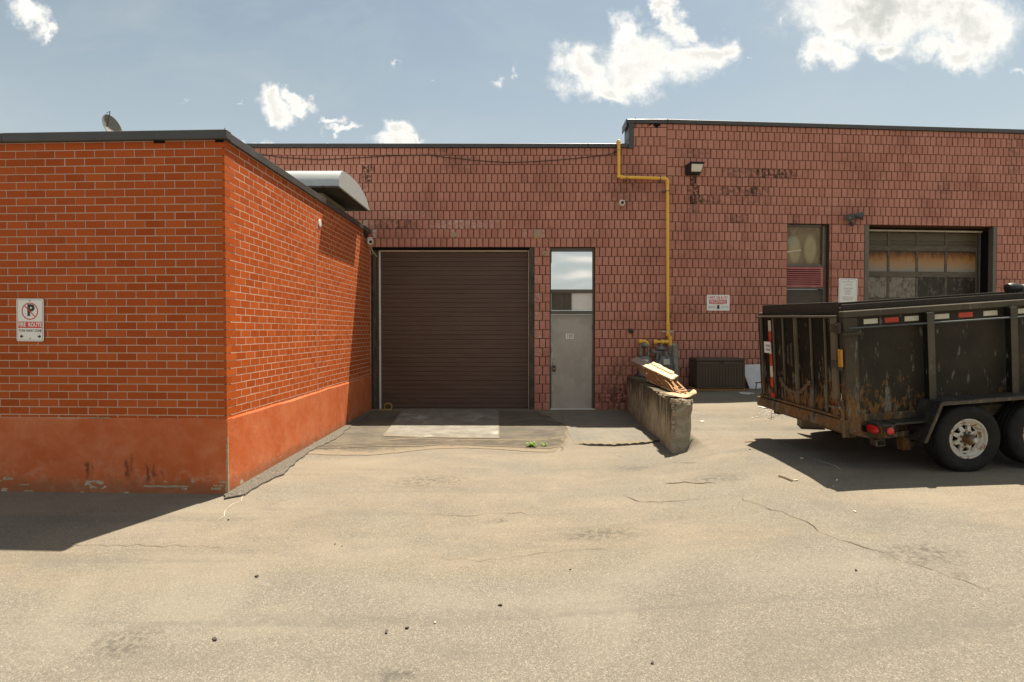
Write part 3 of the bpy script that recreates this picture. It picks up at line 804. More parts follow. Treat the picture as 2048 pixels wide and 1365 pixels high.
def fp(px, py):
    d = ray(px, py); t = (YF+TF*XC)/(d.y+TF*d.x)
    return (XC-d.x*t)/cF, CAM_H+d.z*t
def sp(px, py):
    d = ray(px, py); t = XC/d.x
    return d.y*t-YF, CAM_H+d.z*t

def wbox(mb, P, s0, s1, o0, o1, z0, z1, m=0):
    q = [P(s0, o0, z0), P(s1, o0, z0), P(s1, o1, z0), P(s0, o1, z0), P(s0, o0, z1), P(s1, o0, z1), P(s1, o1, z1), P(s0, o1, z1)]
    mb.hexa(q, m)
def piece(mb, P, s0, s1, z0, z1, back, out, ch, split=0.0, jit=0.003):
    """one masonry unit: bevelled front, for split faces a raised uneven middle"""
    b = [mb.vert(P(s, -back, z)) for s, z in ((s0, z0), (s1, z0), (s1, z1), (s0, z1))]
    e = [mb.vert(P(s, out-ch, z)) for s, z in ((s0, z0), (s1, z0), (s1, z1), (s0, z1))]
    f = [mb.vert(P(s, out+random.uniform(-jit, jit), z)) for s, z in ((s0+ch, z0+ch), (s1-ch, z0+ch), (s1-ch, z1-ch), (s0+ch, z1-ch))]
    for i in range(4):
        j = (i+1) % 4
        mb.face((b[i], b[j], e[j], e[i])); mb.face((e[i], e[j], f[j], f[i]))
    if split:
        c = mb.vert(P(s0+(s1-s0)*random.uniform(.3, .7), out+random.uniform(.1, 1.0)*split, z0+(z1-z0)*random.uniform(.3, .7)))
        for i in range(4): mb.face((f[i], f[(i+1) % 4], c))
    else: mb.face(f)

# ------------------------------------------------------------------ warehouse
WH = thing('warehouse', 'long low warehouse of pinkish red split-face blocks with a taller parapet on its right', 'warehouse', (2.5, 12.6, 0))
PITCH_S, ROW = 0.1333, 0.2034
Z_LINTEL = wz(495)
S_L, S_R = -9.6, 14.2
TOP_LO, TOP_HI = wz(296.5), wp(1300, 248)[1]
S_STEP = ws(1264)
OPEN = {  # openings: s0, s1, z0, z1
    'roller': (ws(742.5), ws(1068), -.8, wz(497)),
    'door': (ws(1100), ws(1189), -.8, wz(497)),
    'window': (ws(1573), ws(1656), -.8, wp(1610, 451)[1]),
    'gate': (ws(1727), ws(1990), -.8, wp(1850, 458)[1]),
}
SJ = ws(1661)
DROP_B = .045      # the courses right of the control joint run a little lower
row_line = lambda k, b=False: Z_LINTEL + k*ROW - (DROP_B if b else 0)
# snap opening heads to a course line
for k_, o_ in list(OPEN.items()):
    rb = o_[0] > XBEND; n_ = 3 if rb else round((o_[3]-Z_LINTEL)/ROW); OPEN[k_] = (o_[0], o_[1], o_[2], row_line(n_, rb))
print('OPEN', {k: [round(x, 2) for x in v] for k, v in OPEN.items()}, 'tops', TOP_LO, TOP_HI, S_STEP, Z_LINTEL)
def build_core():
    mb = MB()
    cuts = sorted({S_L, S_R, S_STEP, XBEND} | {v for o in OPEN.values() for v in o[:2]})
    for a, b in zip(cuts, cuts[1:]):
        mid = (a+b)/2; top = TOP_LO if mid < S_STEP else TOP_HI
        z0 = -.8
        for o in OPEN.values():
            if o[0] < mid < o[1]: z0 = o[3]
        P = PW if b <= XBEND+1e-6 else PWB
        wbox(mb, P, a, b, -.42, -.006, z0, top)
    return part('wall_core', mb, 'dark_joint', WH, fix=True)
build_core()
# spots with soot or whitish stains, given as photo pixels
SOOT = [(1388, 368, 8, 16, 1.5), (1383, 390, 20, 10, .9), (1390, 398, 7, 12, 1.2), (1385, 410, 9, 14, .7), (1510, 350, 70, 14, .55), (1560, 345, 40, 12, .5), (1470, 385, 40, 12, .6), (1520, 385, 30, 10, .5), (1420, 402, 30, 8, .6),
        (1500, 402, 40, 8, .35), (1475, 432, 22, 10, .6), (735, 335, 12, 12, 1.1), (730, 355, 14, 14, .6), (735, 370, 8, 14, .7), (1890, 375, 10, 22, .6), (2030, 310, 18, 60, .35), (1590, 435, 8, 10, .6),
        (930, 330, 40, 20, .3), (880, 300, 20, 8, .5), (1250, 380, 40, 30, .3), (1380, 608, 40, 10, .2), (1270, 770, 60, 50, .5), (1230, 800, 50, 25, .4), (1388, 620, 12, 10, .4), (1405, 634, 10, 8, .35), (790, 450, 45, 8, .55), (760, 475, 20, 10, .4), (1390, 310, 30, 12, .35),
        (920, 453, 60, 6, -.9), (735, 447, 10, 10, -.8), (985, 455, 40, 6, -.5), (752, 465, 9, 12, -.9), (905, 462, 6, 6, -.8), (1078, 465, 10, 10, -.5), (1078, 640, 5, 120, -.4), (1160, 441, 100, 6, -.25), (1050, 470, 10, 6, -.3), (820, 435, 60, 6, -.3)]
def soot_at(s, z):
    p = PW(s, 0, z); d = p-Vector((0, 0, CAM_H))
    c, s_ = math.cos(PITCH), math.sin(PITCH)
    fy = d.y*c-d.z*s_; fz = d.y*s_+d.z*c
    px, py = CX+F_PX*d.x/fy, CY-F_PX*fz/fy
    v = 0
    for x, y, rx, ry, k in SOOT:
        q = ((px-x)/rx)**2+((py-y)/ry)**2
        if q < 1.6: v += k*max(0, 1.15-q*.7)
    return v, px, py
def build_blocks():
    units = []
    k0 = int((-.45-Z_LINTEL)/ROW)-1; k1 = int((TOP_HI-Z_LINTEL)/ROW)+2
    for k in range(k0, k1):
        # free spans of this course
        for lo, hi in ((S_L, XBEND), (XBEND, SJ), (SJ, S_R)):
            za, zb = row_line(k, lo > 3), row_line(k+1, lo > 3)
            blocked = [o for o in OPEN.values() if o[3] > za+.05]
            marks = [lo]
            for o in sorted(blocked):
                if o[1] > lo and o[0] < hi: marks += [o[0], o[1]]
            marks.append(hi)
            for a, b in zip(marks[::2], marks[1::2]):
                a, b = max(a, lo), min(b, hi)
                if b-a < .03: continue
                off = (k % 2)*.5*PITCH_S + (.04 if lo > 0 else .015)
                js = [a]; s = math.ceil((a-off)/PITCH_S)*PITCH_S+off
                while s < b:
                    js.append(s); s += PITCH_S
                js.append(b)
                # merge slivers into their neighbour: that makes the wider units at jambs
                if len(js) > 3 and js[1]-js[0] < .095: js.pop(1)
                if len(js) > 3 and js[-1]-js[-2] < .095: js.pop(-2)
                for i, (p, q) in enumerate(zip(js, js[1:])):
                    top = TOP_LO if (p+q)/2 < S_STEP else TOP_HI
                    if za > top-.05: continue
                    if q < -3.36 and zb < 3.4: continue
                    if p < S_STEP < q and za > TOP_LO-.05: p = S_STEP
                    units.append((p, q, za, min(zb, top), k, i))
    full = []; rest = MB()
    def tone(): return min(1, max(0, random.gauss(.5, .26)))
    cand = []
    for n, (p, q, za, zb, k, i) in enumerate(units):
        so_, px, py = soot_at((p+q)/2, (za+zb)/2)
        seen = 0 < px < 2048 and not (px < 745) and not (1518 < px and py > 600) and not (1255 < px < 1500 and py > 690) and zb-za > .19
        cand.append((seen, abs(so_) < .05, q-p, -abs(px-1240)-.7*abs(py-480), n))
    order = sorted([c for c in cand if c[0]], key=lambda c: (-(round(c[2], 2) > .16), -c[3]))
    chosen = {c[4] for c in order[:300]}
    groove = .0088
    for n, (p, q, za, zb, k, i) in enumerate(units):
        so_, px, py = soot_at((p+q)/2, (za+zb)/2)
        P = PW if q <= XBEND+1e-6 else PWB
        wj = groove if (i % 3) else groove*1.35
        mb = MB() if n in chosen else rest
        mb.cur = (tone(), so_)
        piece(mb, P, p+wj*.9, q-wj*.9, za+.006, zb-.006, .03, .008, .0045, .011, .004)
        if n in chosen: full.append(mb)
    for mb in full:
        part('block', mb, 'split_block', WH, fix=True)
    part('blockwork', rest, 'split_block', WH, kind='stuff')
    print('blocks', len(units), len(full))
build_blocks()
def build_parapet():
    h = .088
    mb = MB(); s = S_L; n = 0
    def cap(mb, P, a, b, z):
        wbox(mb, P, a, b, -.45, .045, z, z+h); 
    # low coping in sheet lengths
    joints = [S_L, -7.0, -4.2, -1.2, 1.55, S_STEP-.105]
    for a, b in zip(joints, joints[1:]):
        mb = MB(); cap(mb, PW, a+.002, b-.002, TOP_LO); part('coping', mb, 'flashing', WH, bev=.006)
    mb = MB(); wbox(mb, PW, S_STEP-.10, S_STEP+.012, -.45, .052, TOP_LO-.02, TOP_HI-.001); part('step_flashing', mb, 'flashing', WH, bev=.006)
    joints = [S_STEP-.135, XBEND, ws(1648), ws(1845), ws(2041), S_R]
    for a, b in zip(joints, joints[1:]):
        mb = MB(); cap(mb, PW if b <= XBEND+1e-6 else PWB, a+.002, b-.002, TOP_HI); part('coping', mb, 'flashing', WH, bev=.006)
    mb = MB(); wbox(mb, PW, S_STEP-.155, S_STEP-.137, -.45, .045, TOP_HI-.07, TOP_HI+h); part('coping_end', mb, 'flashing', WH)
    # roofs behind
    mb = MB(); mb.box(S_L, S_STEP-.1, 12.93, 30, TOP_LO-.45, TOP_LO-.25); part('roof', mb, 'roof_gravel', WH)
    mb = MB(); mb.box(S_STEP-.1, 14.0, 13.9, 30, TOP_HI-.45, TOP_HI-.25); part('roof', mb, 'roof_gravel', WH)
build_parapet()

# --- brown roller door
def build_roller():
    s0, s1, z0, z1 = OPEN['roller']
    rec = -.20
    # jambs, head and seals
    jl, jr = ws(755), ws(1057.5)
    mb = MB(); wbox(mb, PW, s0+.012, jl-.05, -.30, -.10, -.1, z1-.004); part('door_jamb', mb, 'rusty_frame', WH, bev=.004)
    mb = MB(); wbox(mb, PW, jl-.048, jl-.003, -.28, -.13, -.1, z1-.004); part('door_jamb', mb, 'brown_paint', WH, bev=.004)
    mb = MB(); wbox(mb, PW, jr+.012, s1-.002, -.22, -.004, -.1, z1-.004); wbox(mb, PW, jr+.018, jr+.045, -.003, .012, -.1, z1-.02); part('door_jamb', mb, 'rusty_frame', WH, bev=.004)
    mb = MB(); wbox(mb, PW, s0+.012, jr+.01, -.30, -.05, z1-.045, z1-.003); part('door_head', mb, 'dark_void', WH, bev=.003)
    mb = MB(); wbox(mb, PW, jl+.02, jr-.002, -.22, -.12, z1-.078, z1-.047); part('head_seal', mb, 'cream_seal', WH, bev=.004)
    mb = MB(); wbox(mb, PW, jl, jl+.034, -.19, -.135, -.05, z1-.05); part('side_seal', mb, 'white_seal', WH, bev=.004)
    mb = MB(); wbox(mb, PW, jr-.008, jr+.010, -.21, -.10, -.05, z1-.05); part('side_seal', mb, 'cream_seal', WH, bev=.003)
    root = MB(); wbox(root, PW, jl+.02, jr-.005, -.30, rec-.016, -.05, z1-.08)
    rd = part('roller_door', root, 'brown_steel', WH)
    n = 34; H = z1-.085-.01; h = H/n
    for k in range(n):
        za = .01+k*h; zb = za+h
        mb = MB()
        a, b = jl+.036, jr-.010
        g = .006 if k % 5 else .011
        dd = .003 if k % 5 else .006
        prof = [(rec-.015, za+.0005), (rec+.000, za+.001), (rec+.003, za+.010), (rec+.0032, za+h*.45), (rec+.001, za+h*.5), (rec+.0032, za+h*.56), (rec+.003, zb-.012), (rec+.003-dd, zb-.005), (rec-.015, zb-.0005)]
        L = [mb.vert(PW(a, o, z)) for o, z in prof]; Q = [mb.vert(PW(b, o, z)) for o, z in prof]
        for i in range(len(prof)-1): mb.face((L[i], Q[i], Q[i+1], L[i+1]))
        mb.face(L[::-1]); mb.face(Q)
        part('slat', mb, 'brown_steel', rd, fix=True)
    mb = MB(); wbox(mb, PW, jl+.03, jr-.006, rec-.02, rec+.03, -.03, .012); part('bottom_seal', mb, 'black_plastic', rd, bev=.004)
build_roller()

# --- steel door 105 with its transom
def build_door():
    s0, s1, z0, z1 = OPEN['door']
    a, b = ws(1102.5), ws(1185.5)
    zt, zm0, zm1, zd = wz(502.5), wz(579), wz(586), wz(629)
    f = -.09
    fr = MB()
    wbox(fr, PW, s0+.003, a, -.16, f+.03, -.02, z1-.003); wbox(fr, PW, b+.005, s1-.003, -.16, f+.03, -.02, z1-.003)
    wbox(fr, PW, a, b+.005, -.16, f+.03, zt, z1-.003)
    wbox(fr, PW, a, b+.005, -.16, f+.04, zm1, zm0); wbox(fr, PW, a, b+.005, -.16, f+.05, zd, wz(621.5))
    frame_ = part('door_frame', fr, 'brown_frame', WH, bev=.004)
    mb = MB(); wbox(mb, PW, a+.012, b-.007, -.13, f, zm0+.004, zt-.004); part('pane', mb, 'mirror_film', frame_)
    mid = ws(1142.5)
    mb = MB(); wbox(mb, PW, a+.006, mid-.012, -.13, f, wz(620.5), zm1-.003); part('insect_screen', mb, 'insect_screen', frame_)
    mb = MB(); wbox(mb, PW, mid-.012, mid+.016, -.14, f+.028, wz(621)+.003, zm1-.002); part('mullion', mb, 'brown_frame', frame_, bev=.003)
    mb = MB(); wbox(mb, PW, mid+.018, b-.006, -.13, f, wz(620.5), zm1-.004); part('pane', mb, 'white_panel', frame_)
    for (x0, x1, y0, y1) in ((a+.004, mid-.010, wz(620.8), zm1-.002),):
        mb = MB()
        for q in ((x0, x1, y0, y0+.018), (x0, x1, y1-.018, y1), (x0, x0+.018, y0+.018, y1-.018), (x1-.018, x1, y0+.018, y1-.018)): wbox(mb, PW, q[0], q[1], f+.001, f+.016, q[2], q[3])
        part('screen_frame', mb, 'bronze_trim', frame_, bev=.002)
    mb = MB(); wbox(mb, PW, a+.006, b-.004, -.13, f-.005, .018, zd-.006); d = part('steel_door', mb, 'grey_door', WH, bev=.004)
    mb = MB(); wbox(mb, PW, a-.02, b+.05, -.16, .02, -.03, .012); part('threshold', mb, 'white_seal', WH, bev=.004)
    for z in (wz(655), wz(735), wz(805)):
        mb = MB(); M_ = Matrix.Translation(PW(b+.002, f+.004, z-.06)); mb.lathe([(.012, 0), (.012, .12)], M_, 8); part('hinge', mb, 'brown_frame', d, smooth=40)
    mb = MB(); wbox(mb, PW, ws(1132.5), ws(1148), f-.004, f+.001, wz(678), wz(668)); pl = part('number_plate', mb, 'sign_white', d)
    text('number', '105', frame(PW(ws(1140.3), f+.0015, wz(673)), (1, 0, 0)), .108, 'sign_black', d, .86, .001)
    # handle, latch plates, hanging lock box
    hx = ws(1108.5)
    for z, h, w_ in ((wz(690), .10, .03), (wz(712), .16, .035), (wz(778), .12, .04)):
        mb = MB(); wbox(mb, PW, ws(1103.5), ws(1103.5)+w_, f-.004, f+.002, z-h/2, z+h/2); part('latch_plate', mb, 'hub_cap', d, bev=.001)
    mb = MB(); mb.lathe([(.022, 0), (.024, .02), (.012, .03)], Matrix.Translation(PW(hx, f-.006, wz(716))) @ Matrix.Rotation(R(90), 4, 'X'), 14); part('deadbolt', mb, 'hub_cap', d, smooth=40)
    mb = MB(); mb.lathe([(.018, 0), (.015, .03), (.03, .045), (.032, .06), (.02, .075)], Matrix.Translation(PW(hx, f-.006, wz(728.5))) @ Matrix.Rotation(R(90), 4, 'X'), 14); part('door_knob', mb, 'hub_cap', d, smooth=40)
    mb = MB(); wbox(mb, PW, hx-.034, hx+.034, f+.02, f+.065, wz(743.5), wz(732.5)); lb = part('lock_box', mb, 'black_plastic', d, bev=.008)
    mb = MB(); wbox(mb, PW, hx-.014, hx+.016, f+.064, f+.068, wz(740), wz(736.5)); part('lock_dial', mb, 'latch_orange', d)
    mb = MB(); c0 = PW(hx, f+.043, wz(732.5))
    mb.tube([c0+Vector((-.02, 0, -.005)), c0+Vector((-.02, 0, .035)), c0+Vector((0, 0, .052)), c0+Vector((.02, 0, .035)), c0+Vector((.02, 0, -.005))], .005, 6); part('shackle', mb, 'hub_cap', d, smooth=50)
build_door()

# --- tall window bay with red louvre
def build_window():
    s0, s1, z0, z1 = OPEN['window']
    Z = lambda py: wp(1612, py)[1]
    a, b = s0+.012, ws(1645.5)
    f = -.10
    fr = MB()
    wbox(fr, PWB, s0+.002, a, -.18, f+.03, .3, z1-.003); wbox(fr, PWB, b+.05, s1-.003, -.18, f+.02, .3, z1-.003); wbox(fr, PWB, b, b+.045, -.18, f+.06, Z(531), z1-.04)
    wbox(fr, PWB, a, b, -.18, f+.03, z1-.055, z1-.003); wbox(fr, PWB, a, b+.045, -.18, f+.045, Z(533.5), Z(528.5)); wbox(fr, PWB, a, b+.045, -.18, f+.04, Z(578.5), Z(575))
    wf = part('window_frame', fr, 'brown_frame', WH, bev=.004)
    mb = MB(); wbox(mb, PWB, a+.003, b-.003, -.14, f, Z(528.5)+.003, z1-.058); part('pane', mb, 'yellowed_glass', wf, label='yellowed glass with plastic sheeting behind it')
    # tie batten leaning inside the glass
    mb = MB(); mb.beam(PWB(a+.01, f+.004, Z(504)), PWB(a+.37, f+.004, Z(499.5)), .008, .028); part('batten', mb, 'tape_white', wf)
    lo = MB()
    l0, l1 = Z(574.6), Z(534)
    for q in ((a+.002, b+.03, l1-.05, l1), (a+.002, b+.03, l0, l0+.03), (b-.035, b+.03, l0+.03, l1-.05)): wbox(lo, PWB, q[0], q[1], -.16, f+.05, q[2], q[3])
    wbox(lo, PWB, a+.002, b-.035, -.17, -.155, l0+.03, l1-.05, 1)
    lv = part('louvre', lo, ['red_louvre', 'dark_void'], WH, bev=.004)
    n = 8; h = (l1-.05-l0-.03)/n
    for k in range(n):
        z = l0+.03+k*h
        mb = MB()
        p = [PWB(a+.004, f+.035, z+.004), PWB(b-.037, f+.035, z+.004), PWB(b-.037, -.15, z+h*.95), PWB(a+.004, -.15, z+h*.95)]
        t = Vector((0, 0, .026))
        mb.hexa([p[0], p[1], p[2], p[3], p[0]+t, p[1]+t, p[2]+t*.3, p[3]+t*.3]); part('slat', mb, 'red_louvre', lv)
    mb = MB(); wbox(mb, PWB, a+.012, b+.03, -.16, f-.01, .48, Z(579.2)); part('lower_door', mb, 'brown_paint', WH, bev=.004)
build_window()

# --- old overhead door behind the trailer
def build_gate():
    s0, s1, z0, z1 = OPEN['gate']
    Z = lambda py: wp(1850, py)[1]
    rec = -.40
    mb = MB(); wbox(mb, PWB, s0+.002, s0+.105, -.12, .012, .3, z1-.003); part('door_jamb', mb, 'bronze_trim', WH, bev=.006)
    mb = MB(); wbox(mb, PWB, s1-.085, s1-.002, -.12, .012, .3, z1-.003); part('door_jamb', mb, 'bronze_trim', WH, bev=.006)
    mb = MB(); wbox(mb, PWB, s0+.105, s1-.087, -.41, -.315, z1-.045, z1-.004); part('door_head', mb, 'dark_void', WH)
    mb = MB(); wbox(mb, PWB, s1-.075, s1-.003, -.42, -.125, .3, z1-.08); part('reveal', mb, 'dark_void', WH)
    def SR(px):   # s on the recessed plane of the door
        d = ray(px, 600); Y0 = YB - rec*cB; X0 = XBEND + rec*sB
        t = (Y0-TB*X0)/(d.y-TB*d.x)
        return XBEND+(d.x*t-X0)/cB
    ZR = lambda py: Z(py) + (Z(py)-CAM_H)*(.40/13.0)
    e0, e1 = s0+.02, SR(1952)
    mb = MB(); wbox(mb, PWB, s0+.107, e1+.05, rec+.06, rec+.10, z1-.085, z1-.047); part('head_seal', mb, 'cream_seal', WH, bev=.004)
    mb = MB(); wbox(mb, PWB, e1+.02, e1+.10, rec-.02, rec+.07, .3, ZR(463)); part('door_track', mb, 'bronze_trim', WH, bev=.008)
    base = MB(); wbox(base, PWB, e0, e1+.02, rec-.04, rec-.012, .45, ZR(462)); D = part('overhead_door', base, 'weathered_rail', WH)
    xs = [1733, 1775.5, 1832.5, 1890, 1952]
    rails = [(462, 464.5), (492, 502.5), (544, 555), (596, 604), (646, 656), (700, 709)]
    kinds = [['olive']*4, ['amber']*4, ['frost', 'frost', 'grey', 'grey'], ['grey']*4, ['grey']*4]
    for y0, y1 in rails:
        mb = MB(); wbox(mb, PWB, e0, e1, rec-.011, rec+.018, ZR(y1), ZR(y0)); part('rail', mb, 'weathered_rail', D, bev=.005)
    for r in range(5):
        zt, zb = ZR(rails[r][1])-.003, ZR(rails[r+1][0])+.003
        for c in range(4):
            a = (SR(xs[c]) if c else e0)+.03; b = SR(xs[c+1])-.03
            mb = MB(); wbox(mb, PWB, a, b, rec-.011, rec, zb, zt); part('pane' if kinds[r][c] != 'grey' else 'panel', mb, 'pane_'+kinds[r][c], D, label={'amber': 'pane with rusty amber staining', 'olive': 'pane with dark tide line', 'frost': 'whitish scuffed panel', 'grey': None}[kinds[r][c]])
            mb = MB(); wbox(mb, PWB, b+.001, (b+.06 if c < 3 else e1), rec-.010, rec+.014, zb, zt); part('stile', mb, 'weathered_rail', D, bev=.004)
build_gate()
mb = MB(); wbox(mb, PW, ws(1296), ws(1318), .004, .012, TOP_HI-.05, TOP_HI-.002); wbox(mb, PW, ws(1308), ws(1315), .004, .0125, TOP_HI-.085, TOP_HI-.051); part('missing_chip', mb, 'dark_void', WH)
# rendered-over scars and fixings on the wall
mb = MB(); wbox(mb, PW, ws(1067), ws(1081), .0, .013, wz(477), wz(459)); wbox(mb, PW, ws(1068), ws(1080), .012, .016, wz(478.5), wz(475), 1); part('mortar_patch', mb, ['chipped_concrete', 'latch_orange'], WH, bev=.002)
mb = MB(); mb.lathe([(.05, 0), (.05, .02), (.02, .024)], Matrix.Translation(PW(ws(911), .0, wz(470))) @ Matrix.Rotation(R(90), 4, 'X'), 12); part('mortar_plug', mb, 'chipped_concrete', WH)

# ------------------------------------------------------------------ orange brick building
OB = thing('brick_building', 'flat-roofed orange painted brick building with a smooth rendered base and dark metal coping', 'building', (-5.5, 9.0, -.1))
ZB0, ZB1 = fp(452, 838)[1], fp(449, 281)[1]
LF, LS = 6.2, 6.165
print('orange', ZB0, ZB1, 'side len', LS, sp(741, 600))
def build_orange():
    # mortar body: two wall slabs, open behind
    mb = MB()
    wbox(mb, PF, .03, LF, -.34, -.0015, ZB0-.02, ZB1+.08); wbox(mb, PS, .02, LS, -.34, -.0004, ZB0-.02, ZB1+.08)
    part('wall_core', mb, 'pale_mortar', OB)
    # rendered base, proud of the brick, with a sloped and slightly uneven top
    mb = MB(); n = 46
    def strip(P, L, s_start, dp):
        rows = [(-dp, -.5), (.016, -.5), (.016, ZB0-.022), (.006, ZB0-.001), (-dp, ZB0+.001)]
        g = []
        for i in range(n+1):
            s = s_start+(L-s_start)*i/n
            g.append([mb.vert(P(s, o, z+(.006*math.sin(s*2.3)+.004*math.sin(s*6.1) if z > 0 else 0))) for o, z in rows])
        for i in range(n):
            for j in range(len(rows)-1): mb.face((g[i][j], g[i+1][j], g[i+1][j+1], g[i][j+1]))
        mb.face(g[0]); mb.face(g[-1][::-1])
    strip(PF, LF, -.016, .09); strip(PS, LS, .06, .3)
    part('rendered_base', mb, 'orange_render', OB, bev=0)
    # chipped corner showing the concrete
    for (z0, z1, w) in ((-.12, .02, .035), (.02, .16, .028), (.16, .42, .03), (.42, .56, .018)):
        mb = MB(); pts = []
        for i in range(7):
            z = z0+(z1-z0)*i/6; pts.append((z, w*random.uniform(.3, 1), w*random.uniform(.2, .8)))
        A = [mb.vert(PF(-.018, .0175, z)) for z, a, b in pts]; B = [mb.vert(PF(a-.016, .0175, z)) for z, a, b in pts]; C = [mb.vert(PS(b-.012, .0180, z)) for z, a, b in pts]
        for i in range(6): mb.face((B[i], A[i], A[i+1], B[i+1])); mb.face((A[i], C[i], C[i+1], A[i+1]))
        part('chipped_corner', mb, 'chipped_concrete', OB, fix=True)
    # scrapes where the paint is gone: thin worn patches
    def scrape(P, s0, s1, z, h, m='chipped_concrete'):
        mb = MB(); k = 10; T = []; Bm = []
        for i in range(k+1):
            s = s0+(s1-s0)*i/k; e = .15 if i in (0, k) else random.uniform(.5, 1)
            T.append(mb.vert(P(s, .0178, z+h*e*.5+random.uniform(-1, 1)*h*.2))); Bm.append(mb.vert(P(s, .0178, z-h*e*.5)))
        for i in range(k): mb.face((Bm[i], Bm[i+1], T[i+1], T[i]))
        part('paint_scrape', mb, m, OB, fix=True)
    F = lambda px, py: fp(px, py)
    for x0, x1, y, h in ((288, 381, 973, 5), (8, 30, 957, 8), (40, 62, 969, 3), (0, 28, 984, 3), (180, 225, 836, 3), (424, 444, 977, 7), (428, 450, 971, 4), (440, 452, 964, 5), (50, 70, 982, 5)):
        a, z = F(x1, y); b, _ = F(x0, y); scrape(PF, a, b, z, h/177)
    # bricks
    BL, BH, J = .2335, .0886, .0122
    full = []; rest = MB(); cnt = 0
    ncourse = int((ZB1-ZB0)/BH)+1
    units = []
    for k in range(ncourse):
        z0 = ZB1-(k+1)*BH+J/2; z1 = z0+BH-J
        if z0 < ZB0+.0: z0 = ZB0+.004
        if z1-z0 < .02: continue
        odd = k % 2
        s = 0.0 if not odd else .104+J
        first = True
        while s < LF:
            e = min(s+BL-J, LF); units.append((PF, s + (random.uniform(-.002, .002) if s else 0), e+random.uniform(-.002, .002), z0, z1, first and not odd)); s += BL; first = False
        s = 0.0 if odd else .104+J
        first = True
        while s < LS:
            e = min(s+BL-J, LS); units.append((PS, s+.0005, e+random.uniform(-.003, .003), z0+random.uniform(-.001, .001), z1, first and odd)); s += BL; first = False
    vis = []
    for i, (P, s0, s1, z0, z1, corner) in enumerate(units):
        if P is PF and s1 < 2.66 and z1-z0 > .06 and not corner: vis.append((s0, abs(z0-1.9), i))
    vis.sort(key=lambda t: t[0]*.4+t[1]); chosen = {t[2] for t in vis[:300]}
    for i, (P, s0, s1, z0, z1, corner) in enumerate(units):
        mb = MB() if i in chosen else rest
        mb.cur = (min(1, max(0, random.gauss(.5, .25))), 0)
        if corner: wbox(mb, P, s0-(.0032 if s0 < .01 else 0), s1, -.104, .0032, z0, z1)
        elif P is PS: piece(mb, P, s0, s1, z0, z1, .09, random.uniform(.0004, .0014), .0008, 0, .0004)
        else: piece(mb, P, s0, s1, z0, z1, .09, random.uniform(.0022, .0042), .002, 0, .0006)
        if i in chosen: full.append(mb)
    for mb in full: part('brick', mb, 'orange_brick', OB)
    part('brickwork', rest, 'orange_brick', OB, kind='stuff')
    print('bricks', len(units), len(full))
    # metal coping
    zc = ZB1+.004; h = fp(449, 262)[1]-zc
    jo = [-.055, fp(11, 280)[0], LF]
    for a, b in zip(jo, jo[1:]):
        mb = MB(); wbox(mb, PF, a+.001, b-.002, -.05, .050, zc, zc+h); part('coping', mb, 'flashing', OB, bev=.006)
    jo = [.045, sp(549, 340)[0], sp(668, 440)[0], LS-.03]
    for i, (a, b) in enumerate(zip(jo, jo[1:])):
        mb = MB(); wbox(mb, PS, a+(.0 if i == 0 else .002), b-.001, -.36, .037, zc, zc+h-.002); 
        part('coping', mb, 'flashing', OB, bev=.005)
    mb = MB(); mb.lathe([(.012, 0), (.002, .035)], Matrix.Translation(PF(-.01, .0, zc+h)), 6); part('coping_rivet', mb, 'flashing', OB)
    mb = MB(); mb.box(-9.4, XC-.35, 6.9, 12.08, zc-.35, zc-.2); part('roof', mb, 'roof_gravel', OB)
    for px0, px1 in ((308, 330), (431, 449)):
        s1_, _ = fp(px0, 283); s0_, _ = fp(px1, 283); mb = MB(); wbox(mb, PF, max(.004, s0_), s1_, .001, .007, zc-.028, zc-.001); part('coping_gap', mb, 'dark_void', OB)
    # vertical sealant joint down the side wall and a patch
    s_ = sp(632, 600)[0]
    mb = MB(); wbox(mb, PS, s_-.010, s_+.012, 0, .0072, ZB0+.01, ZB1-.25); part('sealant_joint', mb, 'sealant', OB)
    mb = MB(); M_ = Matrix.Translation(PS(sp(639, 447)[0], .004, sp(639, 447)[1])) @ Matrix.Rotation(R(90), 4, 'Y'); mb.lathe([(.07, 0), (.07, .006), (.05, .01)], M_, 14); part('filler_patch', mb, 'white_seal', OB)
mat('sealant', lambda w: {'Base Color': w.mix(w.noise(w.pos(), 8, 5), (.46, .13, .05), (.60, .30, .18))}, rough=.8)
build_orange()

